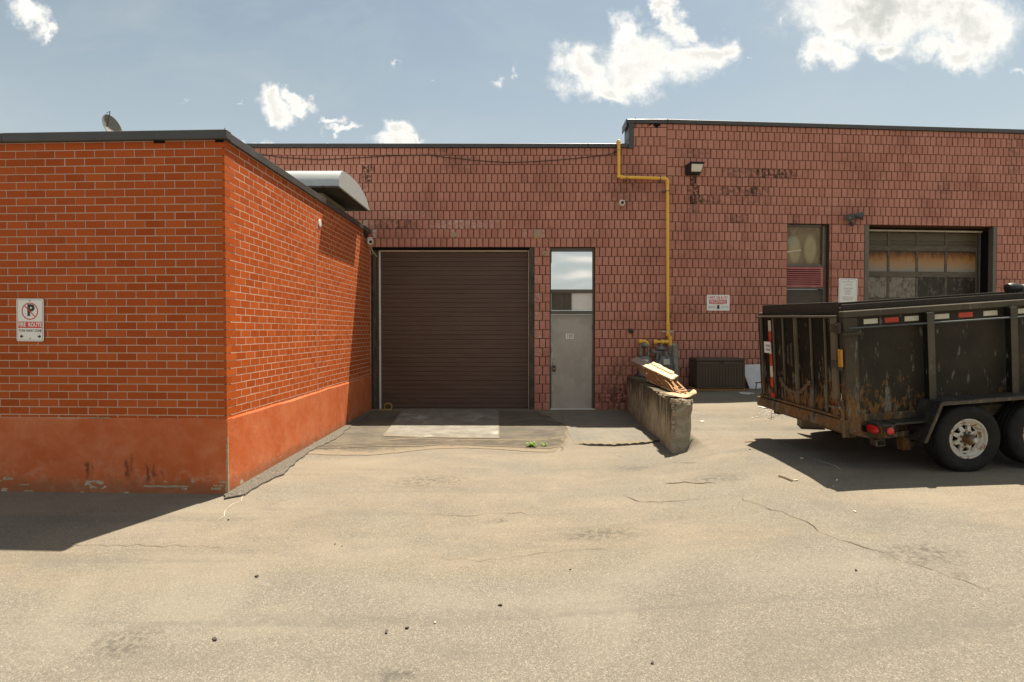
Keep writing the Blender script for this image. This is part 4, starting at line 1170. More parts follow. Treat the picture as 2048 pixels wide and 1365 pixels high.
# ------------------------------------------------------------------ signs
def rounded(w, h, r, n=5):
    pts = []
    for cx, cy, a0 in ((w/2-r, h/2-r, 0), (-w/2+r, h/2-r, 90), (-w/2+r, -h/2+r, 180), (w/2-r, -h/2+r, 270)):
        for i in range(n+1):
            a = R(a0+90*i/n); pts.append((cx+r*math.cos(a), cy+r*math.sin(a)))
    return pts
def plate(mb, M, w, h, r, t=.003, m=0, z=0): mb.prism([M @ Vector((x, y, z)) for x, y in rounded(w, h, r)], (M.to_3x3() @ Vector((0, 0, t))), m)
def ringpl(mb, M, outer, inner, z, m=0):
    a = [mb.vert(M @ Vector((x, y, z))) for x, y in outer]; b = [mb.vert(M @ Vector((x, y, z))) for x, y in inner]; n = len(a)
    for i in range(n): mb.face((a[i], a[(i+1) % n], b[(i+1) % n], b[i]), m)
def fire_sign():
    s, z = fp(62.5, 640.5); w, h = .322, .488
    o = PF(s, .012, z); r = Vector((cF, -sF, 0))
    M = frame(o, r) @ Matrix.Rotation(R(-.6), 4, 'Z')
    S = thing('parking_sign', 'white no parking fire route sign with red band screwed to the orange brick front', 'sign', o)
    mb = MB(); plate(mb, M, w, h, .022); part('sign_plate', mb, 'sign_white', S, fix=True)
    mb = MB(); ringpl(mb, M, rounded(w-.024, h-.024, .016), rounded(w-.031, h-.031, .014), .0036); part('border_line', mb, 'sign_black', S)
    k = h/1190*1.0     # zoomed sign pixels to metres; centre (585,690)
    q = lambda x, y, zz=.004: M @ Vector(((x-585)*k, (690-y)*k, zz))
    mb = MB(); n = 40; a = [mb.vert(q(582+240*math.cos(2*math.pi*i/n), 445+240*math.sin(2*math.pi*i/n), .0046)) for i in range(n)]; b = [mb.vert(q(582+212*math.cos(2*math.pi*i/n), 445+212*math.sin(2*math.pi*i/n), .0046)) for i in range(n)]
    for i in range(n): mb.face((a[i], a[(i+1) % n], b[(i+1) % n], b[i]))
    d = Vector((1, 1)).normalized(); pn = Vector((1, -1)).normalized()*14; c = Vector((582, 445))
    for e, f in ((-220, 220),): mb.face([mb.vert(q(*(c+d*e+pn), .0050)), mb.vert(q(*(c+d*f+pn), .0050)), mb.vert(q(*(c+d*f-pn), .0050)), mb.vert(q(*(c+d*e-pn), .0050))])
    part('prohibition_ring', mb, 'sign_red', S)
    text('letter', 'P', M @ Matrix.Translation(((605-585)*k, (690-432)*k, .0040)), .175, 'sign_black', S, .95, .008)
    mb = MB(); mb.poly([q(238, 735), q(932, 735), q(932, 915), q(238, 915)]); part('red_band', mb, 'sign_red', S)
    text('lettering', 'FIRE  ROUTE', M @ Matrix.Translation((0, (690-825)*k, .0046)), .069, 'sign_white', S, .72, .0016)
    text('lettering', 'TOW AWAY ZONE', M @ Matrix.Translation(((592-585)*k, (690-992)*k, .0042)), .042, 'sign_black', S, .74, .0003)
    for sg, x in ((-1, 335), (1, 855)):
        mb = MB(); pts = [(50, 0), (0, 62), (0, 22), (-48, 22), (-48, -22), (0, -22), (0, -62)]
        mb.face([mb.vert(q(x+sg*p, 1148-yy, .0042)) for p, yy in pts]); part('arrow', mb, 'sign_black', S)
    for y in (150, 1205):
        mb = MB(); mb.lathe([(.007, 0), (.006, .004)], M @ Matrix.Translation((0, (690-y)*k, .003)), 10); part('screw', mb, 'screw', S)
fire_sign()
def receiving_sign():
    s, z = wp(1435.5, 606); w, h = 45.5/86.5, 30.5/86.5
    o = PWB(s, .022, z); r = Vector((cB, sB, 0)); M = frame(o, r)
    S = thing('receiving_sign', 'small white and red receiving drop off sign with a down arrow on the block wall', 'sign', o)
    mb = MB(); plate(mb, M, w, h, .006); part('sign_plate', mb, 'sign_white', S)
    k = w/1215; q = lambda x, y, zz=.0036: M @ Vector(((x-965)*k, (705-y)*k, zz))
    T = lambda x, y, zz=.0040: M @ Matrix.Translation(((x-965)*k, (705-y)*k, zz))
    text('lettering', 'UNIT 106 & 107', T(955, 442), .078, 'sign_crimson', S, .82, .0012)
    mb = MB(); mb.poly([q(485, 548), q(1420, 548), q(1420, 758), q(485, 758)]); part('red_band', mb, 'sign_crimson', S)
    text('lettering', 'RECEIVING', T(955, 655, .0046), .086, 'sign_white', S, .86, .0014)
    mb = MB(); mb.poly([q(650, 788), q(1280, 788), q(1280, 800), q(650, 800)]); part('rule_line', mb, 'sign_tan', S)
    text('lettering', 'DROP', T(630, 940), .072, 'sign_grey', S, .9, 0)
    text('lettering', 'O F F', T(1320, 940), .072, 'sign_grey', S, .98, 0)
    mb = MB(); mb.face([mb.vert(q(x, y)) for x, y in ((905, 820), (1030, 820), (1030, 965), (1085, 965), (962, 1045), (840, 965), (905, 965))]); part('arrow', mb, 'sign_black', S)
receiving_sign()
def loading_sign():
    s, z = wp(1694.5, 584.5); w, h = 38.5/85.8, 53/85.8
    o = PWB(s, .022, z); r = Vector((cB, sB, 0)); M = frame(o, r) @ Matrix.Rotation(R(-.8), 4, 'Z')
    S = thing('loading_sign', 'tall white loading zone notice between the red louvre and the old overhead door', 'sign', o)
    mb = MB(); plate(mb, M, w, h, .012); part('sign_plate', mb, 'sign_white', S)
    mb = MB(); ringpl(mb, M, rounded(w-.05, h-.05, .045), rounded(w-.064, h-.064, .04), .0036); part('border_line', mb, 'sign_grey', S)
    k = w/650
    T = lambda x, y: M @ Matrix.Translation(((x-578)*k, (752-y)*k, .0040))
    for body, y, size, sx in (('PRIVATE PROPERTY', 425, .034, .92), ('NO PARKING', 520, .034, .92), ('LOADING', 640, .056, .95), ('ZONE', 722, .056, .95), ('ONLY', 808, .056, .95),
                              ('UNAUTHORIZED VEHICLES WILL', 922, .023, .86), ('BE TAGGED AND TOWED AT', 970, .023, .86), ("THE OWNER'S EXPENSE", 1015, .023, .86)):
        text('lettering', body, T(578, y), size, 'sign_grey', S, sx, 0)
    for y in (375, 1145):
        mb = MB(); mb.lathe([(.008, 0), (.007, .004)], M @ Matrix.Translation((0, (752-y)*k, .003)), 10); part('screw', mb, 'screw', S)
loading_sign()

# ------------------------------------------------------------------ fittings on the warehouse wall
RX = Matrix.Rotation(R(90), 4, 'X')
def wall_M(s, o, z, seg=None):
    """local z out of the wall, local y up"""
    P = PW(s, o, z)
    r = Vector((1, 0, 0)) if s <= XBEND else Vector((cB, sB, 0))
    return frame(P, r)
def gas_pipe():
    r = .036; o = .10
    def W(px, py, oo=o):
        s, z = wp(px, py); return PW(s, oo, z)
    G = thing('gas_pipe', 'yellow gas pipe stepping down the block wall from the parapet to the meters', 'pipe', W(1333, 700))
    X1, X2 = 1236, 1332.5
    def bend(a, b, c, k=.07, n=6):
        a, b, c = Vector(a), Vector(b), Vector(c); p = b+(a-b).normalized()*k; q = b+(c-b).normalized()*k
        return [((1-t)**2)*p+2*t*(1-t)*b+t*t*q for t in [i/n for i in range(n+1)]]
    A, B, C, D, E = W(X1, 290), W(X1, 357), W(X2, 360), W(X2, 659), None
    top = A+Vector((0, 0, .03))
    mb = MB(); mb.tube([A+Vector((0, .35, .06)), A+Vector((0, .10, .06))]+bend(A+Vector((0, .1, .06)), A+Vector((0, 0, .06)), B, .03)[1:]+bend(A, B, C)+bend(B, C, D)+[D], r, 12); part('riser', mb, 'yellow_pipe', G, smooth=50)
    for p, d in ((A+Vector((0, 0, .0)), (0, 0, 1)), (W(X1, 303), (0, 0, 1)), (W(X1, 356), (0, 0, 1)), (W(1241, 357.2), (1, 0, 0)), (W(1326, 359.8), (1, 0, 0)), (W(X2, 367), (0, 0, 1)), (W(X2, 648), (0, 0, 1)), (W(X2, 656), (0, 0, 1))):
        M_ = Matrix.Translation(p) @ Vector((0, 0, 1)).rotation_difference(Vector(d)).to_matrix().to_4x4()
        mb = MB(); mb.lathe([(r, -.03), (r+.008, -.026), (r+.008, .026), (r, .03)], M_, 12); part('coupling', mb, 'yellow_pipe', G, smooth=40)
    for px, py in ((1251, 357.5), (1318, 359.5), (X2, 385), (X1, 304)):
        p = W(px, py); horiz = py > 350 and py < 362
        mb = MB()
        if horiz: mb.box(p.x-.012, p.x+.012, p.y-r-.006, YB+.12, p.z-r-.05, p.z-r-.002); mb.box(p.x-.006, p.x+.006, p.y-r-.006, p.y+r, p.z-r, p.z+r+.008)
        else: mb.box(p.x-r-.06, p.x+r+.01, p.y-.01, YB+.12, p.z-.012, p.z+.012); mb.box(p.x-r-.006, p.x+r+.006, p.y-r-.006, p.y+r, p.z-.006, p.z+.006)
        part('clamp', mb, 'brown_frame', G)
    # lower run with offset, tee and branch
    E, F, H = W(X2, 672), W(1337, 680), W(1336.5, 700)
    mb = MB(); mb.tube([D, W(X2, 668), W(1333.5, 671.5), W(1336, 674), W(1337, 679), H], r*.95, 12); part('drop_pipe', mb, 'yellow_pipe', G, smooth=50)
    mb = MB(); mb.tube([W(1336, 684), W(1322, 684), W(1308, 684), W(1306, 684)], r*.9, 12); part('branch', mb, 'yellow_pipe', G, smooth=50)
    for p, d, k in ((W(X2, 668.5), (0, 0, 1), 1), (W(1337, 676), (0, 0, 1), 1), (W(1337, 688), (0, 0, 1), 1), (W(1331, 684), (1, 0, 0), 1), (W(1322.5, 684), (1, 0, 0), 1.15), (W(1308, 684), (1, 0, 0), 1.2), (W(1337, 684), (0, 0, 1), 1.05)):
        M_ = Matrix.Translation(p) @ Vector((0, 0, 1)).rotation_difference(Vector(d)).to_matrix().to_4x4()
        mb = MB(); mb.lathe([(r*k, -.035), (r*k+.009, -.03), (r*k+.009, .03), (r*k, .035)], M_, 12); part('coupling', mb, 'yellow_pipe', G, smooth=40)
    mb = MB(); p = W(X2, 663.5); mb.box(p.x-.14, p.x+.14, p.y+.01, p.y+.045, p.z-.022, p.z+.022); part('strut_bracket', mb, 'hub_cap', G, bev=.004)
    mb = MB(); p = W(1275, 683)
    # short separate branch over the left meter
    G2 = thing('gas_pipe', 'short yellow gas pipe elbow above the left gas meter', 'pipe', W(1293, 700))
    mb = MB(); mb.tube([W(1275, 683), W(1280, 683)]+bend(W(1280, 683), W(1292.5, 684), W(1292.5, 701), .05)+[W(1292.5, 701)], r*.95, 12); part('elbow', mb, 'yellow_pipe', G2, smooth=50)
    for p, d, k in ((W(1279, 683), (1, 0, 0), 1.25), (W(1286, 683.3), (1, 0, 0), 1), (W(1292.5, 689), (0, 0, 1), 1.05)):
        M_ = Matrix.Translation(p) @ Vector((0, 0, 1)).rotation_difference(Vector(d)).to_matrix().to_4x4()
        mb = MB(); mb.lathe([(r*k, -.035), (r*k+.008, -.03), (r*k+.008, .03), (r*k, .035)], M_, 12); part('coupling', mb, 'yellow_pipe', G2, smooth=40)
gas_pipe()
def meters():
    o = .18
    def W(px, py, oo=o):
        s, z = wp(px, py); return PW(s, oo, z)
    def meter(px0, px1, y0, y1, ym, label, extra):
        c = W((px0+px1)/2, y1); w = (px1-px0)/89*.98; zt, zb = W(px0, y0).z, W(px0, y1).z
        G = thing('gas_meter', label, 'gas meter', (c.x, c.y, zb), 'gas meters by the block wall')
        mb = MB(); pr = []
        # rounded body: hexagonal shoulders
        x0, x1 = c.x-w/2, c.x+w/2; zm = W(px0, ym).z
        pts = [(x0+w*.12, zb), (x1-w*.12, zb), (x1-.005, zb+.05), (x1-.005, zm-.03), (x1, zm), (x1-.01, zt-.06), (x1-w*.2, zt), (x0+w*.2, zt), (x0+.01, zt-.06), (x0, zm), (x0+.005, zm-.03), (x0+.005, zb+.05)]
        mb.prism([(x, c.y-.09, z) for x, z in pts], (0, .2, 0)); part('meter_body', mb, 'meter_grey', G, bev=.016, seg=2, smooth=35)
        mb = MB(); mb.box(c.x-w*.24, c.x+w*.24, c.y-.115, c.y-.088, zt-.20, zt-.07); part('index_box', mb, 'white_plastic', G, bev=.008)
        if extra:
            mb = MB(); mb.box(c.x-w*.28, c.x+w*.22, c.y-.104, c.y-.088, zm-.12, zm-.045); part('badge', mb, 'brown_frame', G, bev=.004)
            mb = MB(); mb.box(c.x-w*.22, c.x+w*.12, c.y-.107, c.y-.103, zm-.11, zm-.07); part('badge_label', mb, 'sign_red', G)
        else:
            mb = MB(); mb.box(c.x-w*.4, c.x+w*.4, c.y-.10, c.y-.088, zt-.055, zt-.03); part('flange', mb, 'meter_grey', G, bev=.004)
        for sg in (-1, 1):
            mb = MB(); M_ = Matrix.Translation((c.x+sg*w*.34, c.y+.01, zt-.02)); mb.lathe([(.026, 0), (.026, .05), (.040, .055), (.040, .10), (.028, .105), (.028, .24)], M_, 12); part('connection', mb, 'meter_grey', G, smooth=40)
        return G, c, w, zt
    G, c, w, zt = meter(1274, 1297, 712, 752, 733, 'pale grey gas meter nearer the steel door half hidden by the broken pallet', 0)
    z = zt+.21
    mb = MB(); mb.tube([(c.x-w*.34, c.y+.01, z-.02), (c.x-w*.34, c.y+.01, z+.02), (c.x-w*.2, c.y+.01, z+.04), (c.x+w*.3, c.y+.01, z+.03)], .030, 10); part('regulator_pipe', mb, 'meter_grey', G, smooth=50)
    mb = MB(); mb.lathe([(.03, 0), (.075, .02), (.075, .05), (.03, .075), (.02, .11)], Matrix.Translation((c.x, c.y-.02, z-.01)), 16); part('regulator', mb, 'meter_grey', G, smooth=40)
    G, c, w, zt = meter(1313, 1340, 711, 762, 730, 'larger grey gas meter with a red label beside the rusty post', 1)
    p = W(1318, 693)
    mb = MB(); mb.tube([W(1300, 703.5), W(1306, 704), W(1318, 703.5), W(1326, 704), W(1329, 712)], .038, 10, 0); part('header_pipe', mb, 'meter_grey', G, smooth=50)
    mb = MB(); mb.tube([W(1311, 703), W(1311, 722), W(1313, 732), W(1320, 733)], .032, 10); part('inlet_pipe', mb, 'meter_grey', G, smooth=50)
    mb = MB(); mb.lathe([(.04, 0), (.105, .02), (.115, .045), (.105, .07), (.04, .09), (.025, .14)], Matrix.Translation(W(1318, 701)) @ Matrix.Translation((0, -.02, 0)), 18); part('regulator', mb, 'meter_grey', G, smooth=40)
    mb = MB(); mb.lathe([(.05, 0), (.05, .06), (.03, .07)], Matrix.Translation(W(1314, 725, .27)) @ RX, 14); part('valve', mb, 'meter_grey', G, smooth=40)
    mb = MB(); mb.tube([W(1336.5, 701), W(1336, 714)], .03, 10); part('outlet_pipe', mb, 'brown_frame', G, smooth=50)
    # guard post
    b = Vector(((1354-CX)*11.95/F_PX, 11.95, .35)); t = at_y(1349.5, 690.5, 12.0)
    P = thing('guard_post', 'leaning rusty grey steel post guarding the gas meters', 'post', b)
    mb = MB(); mb.tube([b, b.lerp(t, .5), t], .056, 16); part('pipe', mb, 'old_post', P, smooth=50)
    d = (t-b).normalized(); M_ = Matrix.Translation(t) @ Vector((0, 0, 1)).rotation_difference(d).to_matrix().to_4x4()
    mb = MB(); mb.lathe([(.068, -.05), (.070, -.04), (.070, 0), (.045, .025), (.01, .033)], M_, 16); part('cap', mb, 'old_post', P, smooth=40)
    M2 = Matrix.Translation(b.lerp(t, .62)) @ Vector((0, 0, 1)).rotation_difference(d).to_matrix().to_4x4()
    mb = MB(); mb.lathe([(.062, -.012), (.067, -.008), (.067, .008), (.062, .012)], M2, 16); part('weld_ring', mb, 'old_post', P, smooth=40)
meters()
def wall_pack():
    s, z = wp(1384, 342); M = wall_M(s, 0, z); k = 1/87.5
    L = thing('wall_light', 'black box shaped wall light with frosted lens above a soot streak', 'wall light', M.translation)
    w, h = 31*k, 20*k
    a = [(-w/2, -h/2, .02), (w/2-.02, -h/2, .02), (w/2, h/2, .02), (-w/2, h/2, .02)]; 
    b = [(-w/2+.07, -h/2+.01, .20), (w/2-.05, -h/2+.01, .20), (w/2, h/2-.01, .26), (-w/2+.05, h/2-.01, .26)]
    mb = MB(); mb.hexa([M @ Vector(p) for p in (a[0], a[1], a[2], a[3], b[0], b[1], b[2], b[3])]); part('housing', mb, 'black_plastic', L, bev=.012, seg=2)
    q = lambda u, v, e: Vector(b[0]).lerp(Vector(b[1]), u).lerp(Vector(b[3]).lerp(Vector(b[2]), u), v)+Vector((0, 0, e))
    mb = MB(); mb.hexa([M @ q(u, v, e) for e in (-.01, .008) for u, v in ((.06, .14), (.94, .14), (.94, .86), (.06, .86))]); part('lens', mb, 'lens_glass', L, bev=.004)
    mb = MB(); mb.hexa([M @ Vector(p) for p in ((-w/2+.04, h/2-.005, .02), (w/2+.005, h/2-.005, .02), (w/2+.005, h/2+.012, .02), (-w/2+.04, h/2+.012, .02), (-w/2+.05, h/2-.012, .28), (w/2+.005, h/2-.012, .28), (w/2+.005, h/2+.006, .28), (-w/2+.05, h/2+.006, .28))]); part('visor', mb, 'black_plastic', L, bev=.003)
wall_pack()
def dome_camera():
    s, z = wp(1243.5, 407); M = wall_M(s, .0, z)
    L = thing('dome_camera', 'round white dome camera with dark lens left of the yellow pipe', 'camera', M.translation)
    mb = MB(); mb.lathe([(.070, 0), (.072, .03), (.066, .055), (.050, .075), (.036, .082)], M, 24); part('housing', mb, 'white_plastic', L, smooth=35)
    mb = MB(); mb.lathe([(.034, .080), (.032, .095), (.020, .108), (.004, .112)], M, 20); part('lens', mb, 'lens_black', L, smooth=50)
dome_camera()
def vent_cap():
    s, z = wp(1090, 508); M = wall_M(s, .005, z)
    L = thing('vent_cap', 'small round tan vent cap on the blocks between the roller door and the steel door', 'vent', M.translation)
    mb = MB(); mb.lathe([(.052, 0), (.052, .03), (.044, .038), (.034, .036)], M, 20); part('rim', mb, 'cream_metal', L, smooth=35)
    mb = MB(); mb.lathe([(.030, .030), (.026, .045), (.01, .05)], M, 16); part('plug', mb, 'amber_wood', L, smooth=40)
    s, z = wp(1261.5, 662.5); M = wall_M(s, .0, z)
    L = thing('hose_tap', 'small black tap on the wall left of the gas meters', 'tap', M.translation)
    mb = MB(); mb.lathe([(.035, 0), (.05, .02), (.052, .07), (.03, .085)], M, 14); part('body', mb, 'black_plastic', L, smooth=35)
    mb = MB(); mb.lathe([(.02, 0), (.024, .05)], M @ Matrix.Translation((-.055, .012, .03)) @ Matrix.Rotation(R(90), 4, 'Y'), 10); part('handle', mb, 'black_plastic', L, smooth=35)
    s, z = wp(1339.5, 632.5); M = wall_M(s, .004, z)
    L = thing('pipe_stub', 'rusty sawn pipe stub on the blocks right of the yellow gas pipe', 'pipe stub', M.translation)
    mb = MB(); mb.lathe([(.032, 0), (.034, .02), (.026, .05), (.012, .055)], M, 12); part('stub', mb, 'chain_rust', L, smooth=35)
    mb = MB(); mb.lathe([(.045, 0), (.043, .007)], M, 14); part('collar', mb, 'chain_rust', L, smooth=35)
vent_cap()
def floodlight():
    s, z = wp(1697, 437); M = wall_M(s, .0, z)
    L = thing('flood_light', 'twin headed grey security flood light left of the old overhead door', 'flood light', M.translation)
    mb = MB(); mb.lathe([(.06, 0), (.06, .035), (.045, .05)], M, 18); mb.box(-.02, .02, -.02, .02, .04, .09, 0, lambda x, y, q: M @ Vector((x, y, q))); part('base', mb, 'meter_dark', L, smooth=35)
    mb = MB(); mb.lathe([(.03, 0), (.045, .02), (.045, .07), (.03, .09)], M @ Matrix.Translation((.02, -.11, .06)) @ Matrix.Rotation(R(50), 4, 'X'), 14); part('sensor', mb, 'meter_dark', L, smooth=35)
    for dx, rot, up in ((-.06, (R(18), R(-22), 0), .0), (.17, (R(5), R(62), 0), .03)):
        Mh = M @ Matrix.Translation((dx, up, .12)) @ Euler(rot).to_matrix().to_4x4()
        mb = MB(); mb.lathe([(.02, -.12), (.045, -.10), (.060, -.02), (.085, .05), (.088, .08), (.078, .082)], Mh, 20); h = part('lamp_head', mb, 'meter_dark', L, smooth=35)
        mb = MB(); mb.lathe([(.076, .070), (.070, .078), (.02, .082)], Mh, 20); part('lens', mb, 'lamp_yellow', h, smooth=40)
        mb = MB(); mb.tube([M @ Vector((0, 0, .05)), M @ Vector((dx*.5, up*.6+.02, .08)), Mh @ Vector((0, 0, -.10))], .014, 8); part('arm', mb, 'meter_dark', h, smooth=50)
mat('meter_dark', m_metal_dark((.06, .065, .065), (.10, .11, .108), .5))
floodlight()
def corner_camera():
    c = at_y(738, 483, 12.15)
    L = thing('bullet_camera', 'white bullet camera with a black lamp head where the orange wall meets the blocks', 'camera', c)
    mb = MB(); M_ = Matrix.Translation(c) @ Vector((0, 0, 1)).rotation_difference(Vector((.55, -.75, -.25)).normalized()).to_matrix().to_4x4()
    mb.lathe([(.05, -.16), (.06, -.14), (.066, .08), (.058, .09)], M_, 18); part('housing', mb, 'white_plastic', L, smooth=35)
    mb = MB(); mb.lathe([(.052, .085), (.03, .092)], M_, 16); part('lens', mb, 'lens_black', L, smooth=40)
    mb = MB(); mb.tube([c+Vector((-.03, .02, .05)), c+Vector((-.02, .10, .09)), c+Vector((0, .24, .1))], .022, 8); part('bracket', mb, 'white_plastic', L, smooth=40)
    q = at_y(728, 466, 12.1)
    M2 = Matrix.Translation(q) @ Vector((0, 0, 1)).rotation_difference(Vector((.45, -.5, -.7)).normalized()).to_matrix().to_4x4()
    mb = MB(); mb.lathe([(.025, -.14), (.05, -.12), (.065, .05), (.072, .09), (.06, .092)], M2, 16); part('lamp_head', mb, 'black_plastic', L, smooth=35)
    mb = MB(); mb.tube([q, q.lerp(c, .5)+Vector((-.05, .05, .02)), c+Vector((-.03, .03, .05))], .014, 8); part('arm', mb, 'black_plastic', L, smooth=40)
    W = lambda px, py, Y=12.3: at_y(px, py, Y)
    pts = [W(739, 488), W(743, 497), W(746.5, 505), W(745, 509), W(741, 507), W(740, 502.5), W(743, 501), W(746, 504), W(750, 508.5), W(753.5, 514)]
    mb = MB(); mb.tube(pts, .0065, 6); solo('cable', mb, 'cable_white', 'thin looped white cable hanging from the bullet camera to the roller door frame', 'cable', pts[0], smooth=50)
    cs = [wp(*p) for p in ((500, 306), (560, 316), (640, 321), (720, 317), (770, 313.5), (855, 311), (900, 317), (960, 323), (1010, 326), (1060, 325), (1120, 321), (1180, 315), (1215, 311), (1231, 306))]
    pts = [PW(s, .03, z) for s, z in cs]
    mb = MB(); mb.tube(pts, .008, 6); solo('cable', mb, 'cable_black', 'long dark cable sagging under the lower parapet of the block wall', 'cable', pts[0], smooth=50)
    a = PW(ws(1247), .02, wz(292)); b = PW(S_STEP+.06, .05, wz(246)); 
    mb = MB(); mb.tube([a, a.lerp(b, .5)+Vector((.02, 0, -.03)), b, b+Vector((.01, .1, .14))], .006, 6); solo('cable', mb, 'cable_black', 'thin dark wire running up the step in the parapet', 'cable', a, smooth=50)
corner_camera()

# ------------------------------------------------------------------ on the roofs
def roof_hood():
    x1, x0, y0, y1, zb = -3.085, -6.6, 9.66, 11.66, 4.235
    H = thing('roof_hood', 'curved galvanised exhaust hood on the orange building roof beside the block wall', 'roof hood', (x1-.6, (y0+y1)/2, 3.9))
    prof = [(y0, zb), (y0+.02, zb+.11), (y0+.06, zb+.21), (y0+.13, zb+.29), (y0+.24, zb+.335), (y0+.5, zb+.36), (y0+.85, zb+.365), (y0+1.2, zb+.345), (y0+1.5, zb+.29), (y0+1.72, zb+.215), (y0+1.88, zb+.12), (y1, zb)]
    mb = MB(); A = [mb.vert((x0, y, z)) for y, z in prof]; B = [mb.vert((x1, y, z)) for y, z in prof]
    for i in range(len(prof)-1): mb.face((A[i], B[i], B[i+1], A[i+1]))
    C = [mb.vert((x0, y, z-.012) if 0 < i < len(prof)-1 else (x0, y+(.012 if i == 0 else -.012), z)) for i, (y, z) in enumerate(prof)]
    part('curved_cover', mb, 'galvanised', H, smooth=45)
    for x, nm in ((x1, 'end_panel'), (x0, 'end_panel')):
        mb = MB(); mb.prism([(x, y, z) for y, z in prof], (.012 if x == x1 else -.012, 0, 0)); part(nm, mb, 'galvanised', H)
    mb = MB(); mb.box(x0, x1, y0+.012, y1-.012, zb+.005, zb+.02); part('underside', mb, 'hood_inside', H)
    mb = MB(); mb.box(x0, x1+.016, y0-.012, y0+.012, zb-.02, zb+.012); mb.box(x1-.004, x1+.018, y0, y1, zb-.02, zb+.012); part('drip_edge', mb, 'hood_inside', H, bev=.003)
    for x in (x1-.25, x1-.55, x1-.85): 
        mb = MB(); mb.lathe([(.02, 0), (.015, .02)], Matrix.Translation((x, y0-.012, zb)) @ RX, 8); part('rivet', mb, 'hood_inside', H)
    mb = MB(); mb.box(x0+.3, x1-.42, y0+.45, y1-.25, 3.85, zb+.006); part('duct', mb, 'cream_metal', H, bev=.01)
    mb = MB(); mb.box(x0+.4, x1-.50, y0+.435, y0+.449, 4.02, zb-.06); part('duct_flange', mb, 'hood_inside', H)
    mb = MB(); mb.beam((x1-.425, y0+.52, zb-.12), (x1-.40, y1-.3, zb-.12), .02, .05); part('duct_rail', mb, 'hood_inside', H)
roof_hood()
def dish():
    c = at_y(225, 254, 8.3)
    D = thing('satellite_dish', 'grey satellite dish standing on the orange building roof', 'satellite dish', (c.x, c.y, 3.75))
    d = Vector((.93, -.24, .24)).normalized(); M_ = Matrix.Translation(c) @ Vector((0, 0, 1)).rotation_difference(d).to_matrix().to_4x4()
    rad = .140
    mb = MB(); k = 1.0
    prof = [(rad*t, .06*t*t-.06) for t in (0.02, .25, .5, .7, .85, 1)]
    mb.lathe(prof+[(rad+.004, .002)]+[(rad*t, .06*t*t-.072) for t in (1, .85, .7, .5, .25, .02)], M_ @ Matrix.Diagonal((1.25, 1.0, 1, 1)), 32); part('reflector', mb, 'dish_grey', D, smooth=50)
    mb = MB(); p = M_ @ Vector((0, 0, -.08)); mb.tube([p, (c.x-.08, c.y+.05, c.z-.2), (c.x-.08, c.y+.05, 3.75)], .02, 8); part('mast', mb, 'meter_dark', D, smooth=50)
    f = M_ @ Vector((.0, -.18, .26)); e = Vector((c.x-.10, c.y, c.z-.12))
    mb = MB(); mb.tube([M_ @ Vector((-.20, 0, 0)), M_ @ Vector((-.21, .02, .05)), e], .006, 6); part('feed_arm', mb, 'meter_dark', D, smooth=50)
    mb = MB(); mb.box(-.1, .1, -.1, .1, 0, .02, 0, Matrix.Translation((c.x-.08, c.y+.05, 3.73))); part('foot', mb, 'meter_dark', D)
dish()

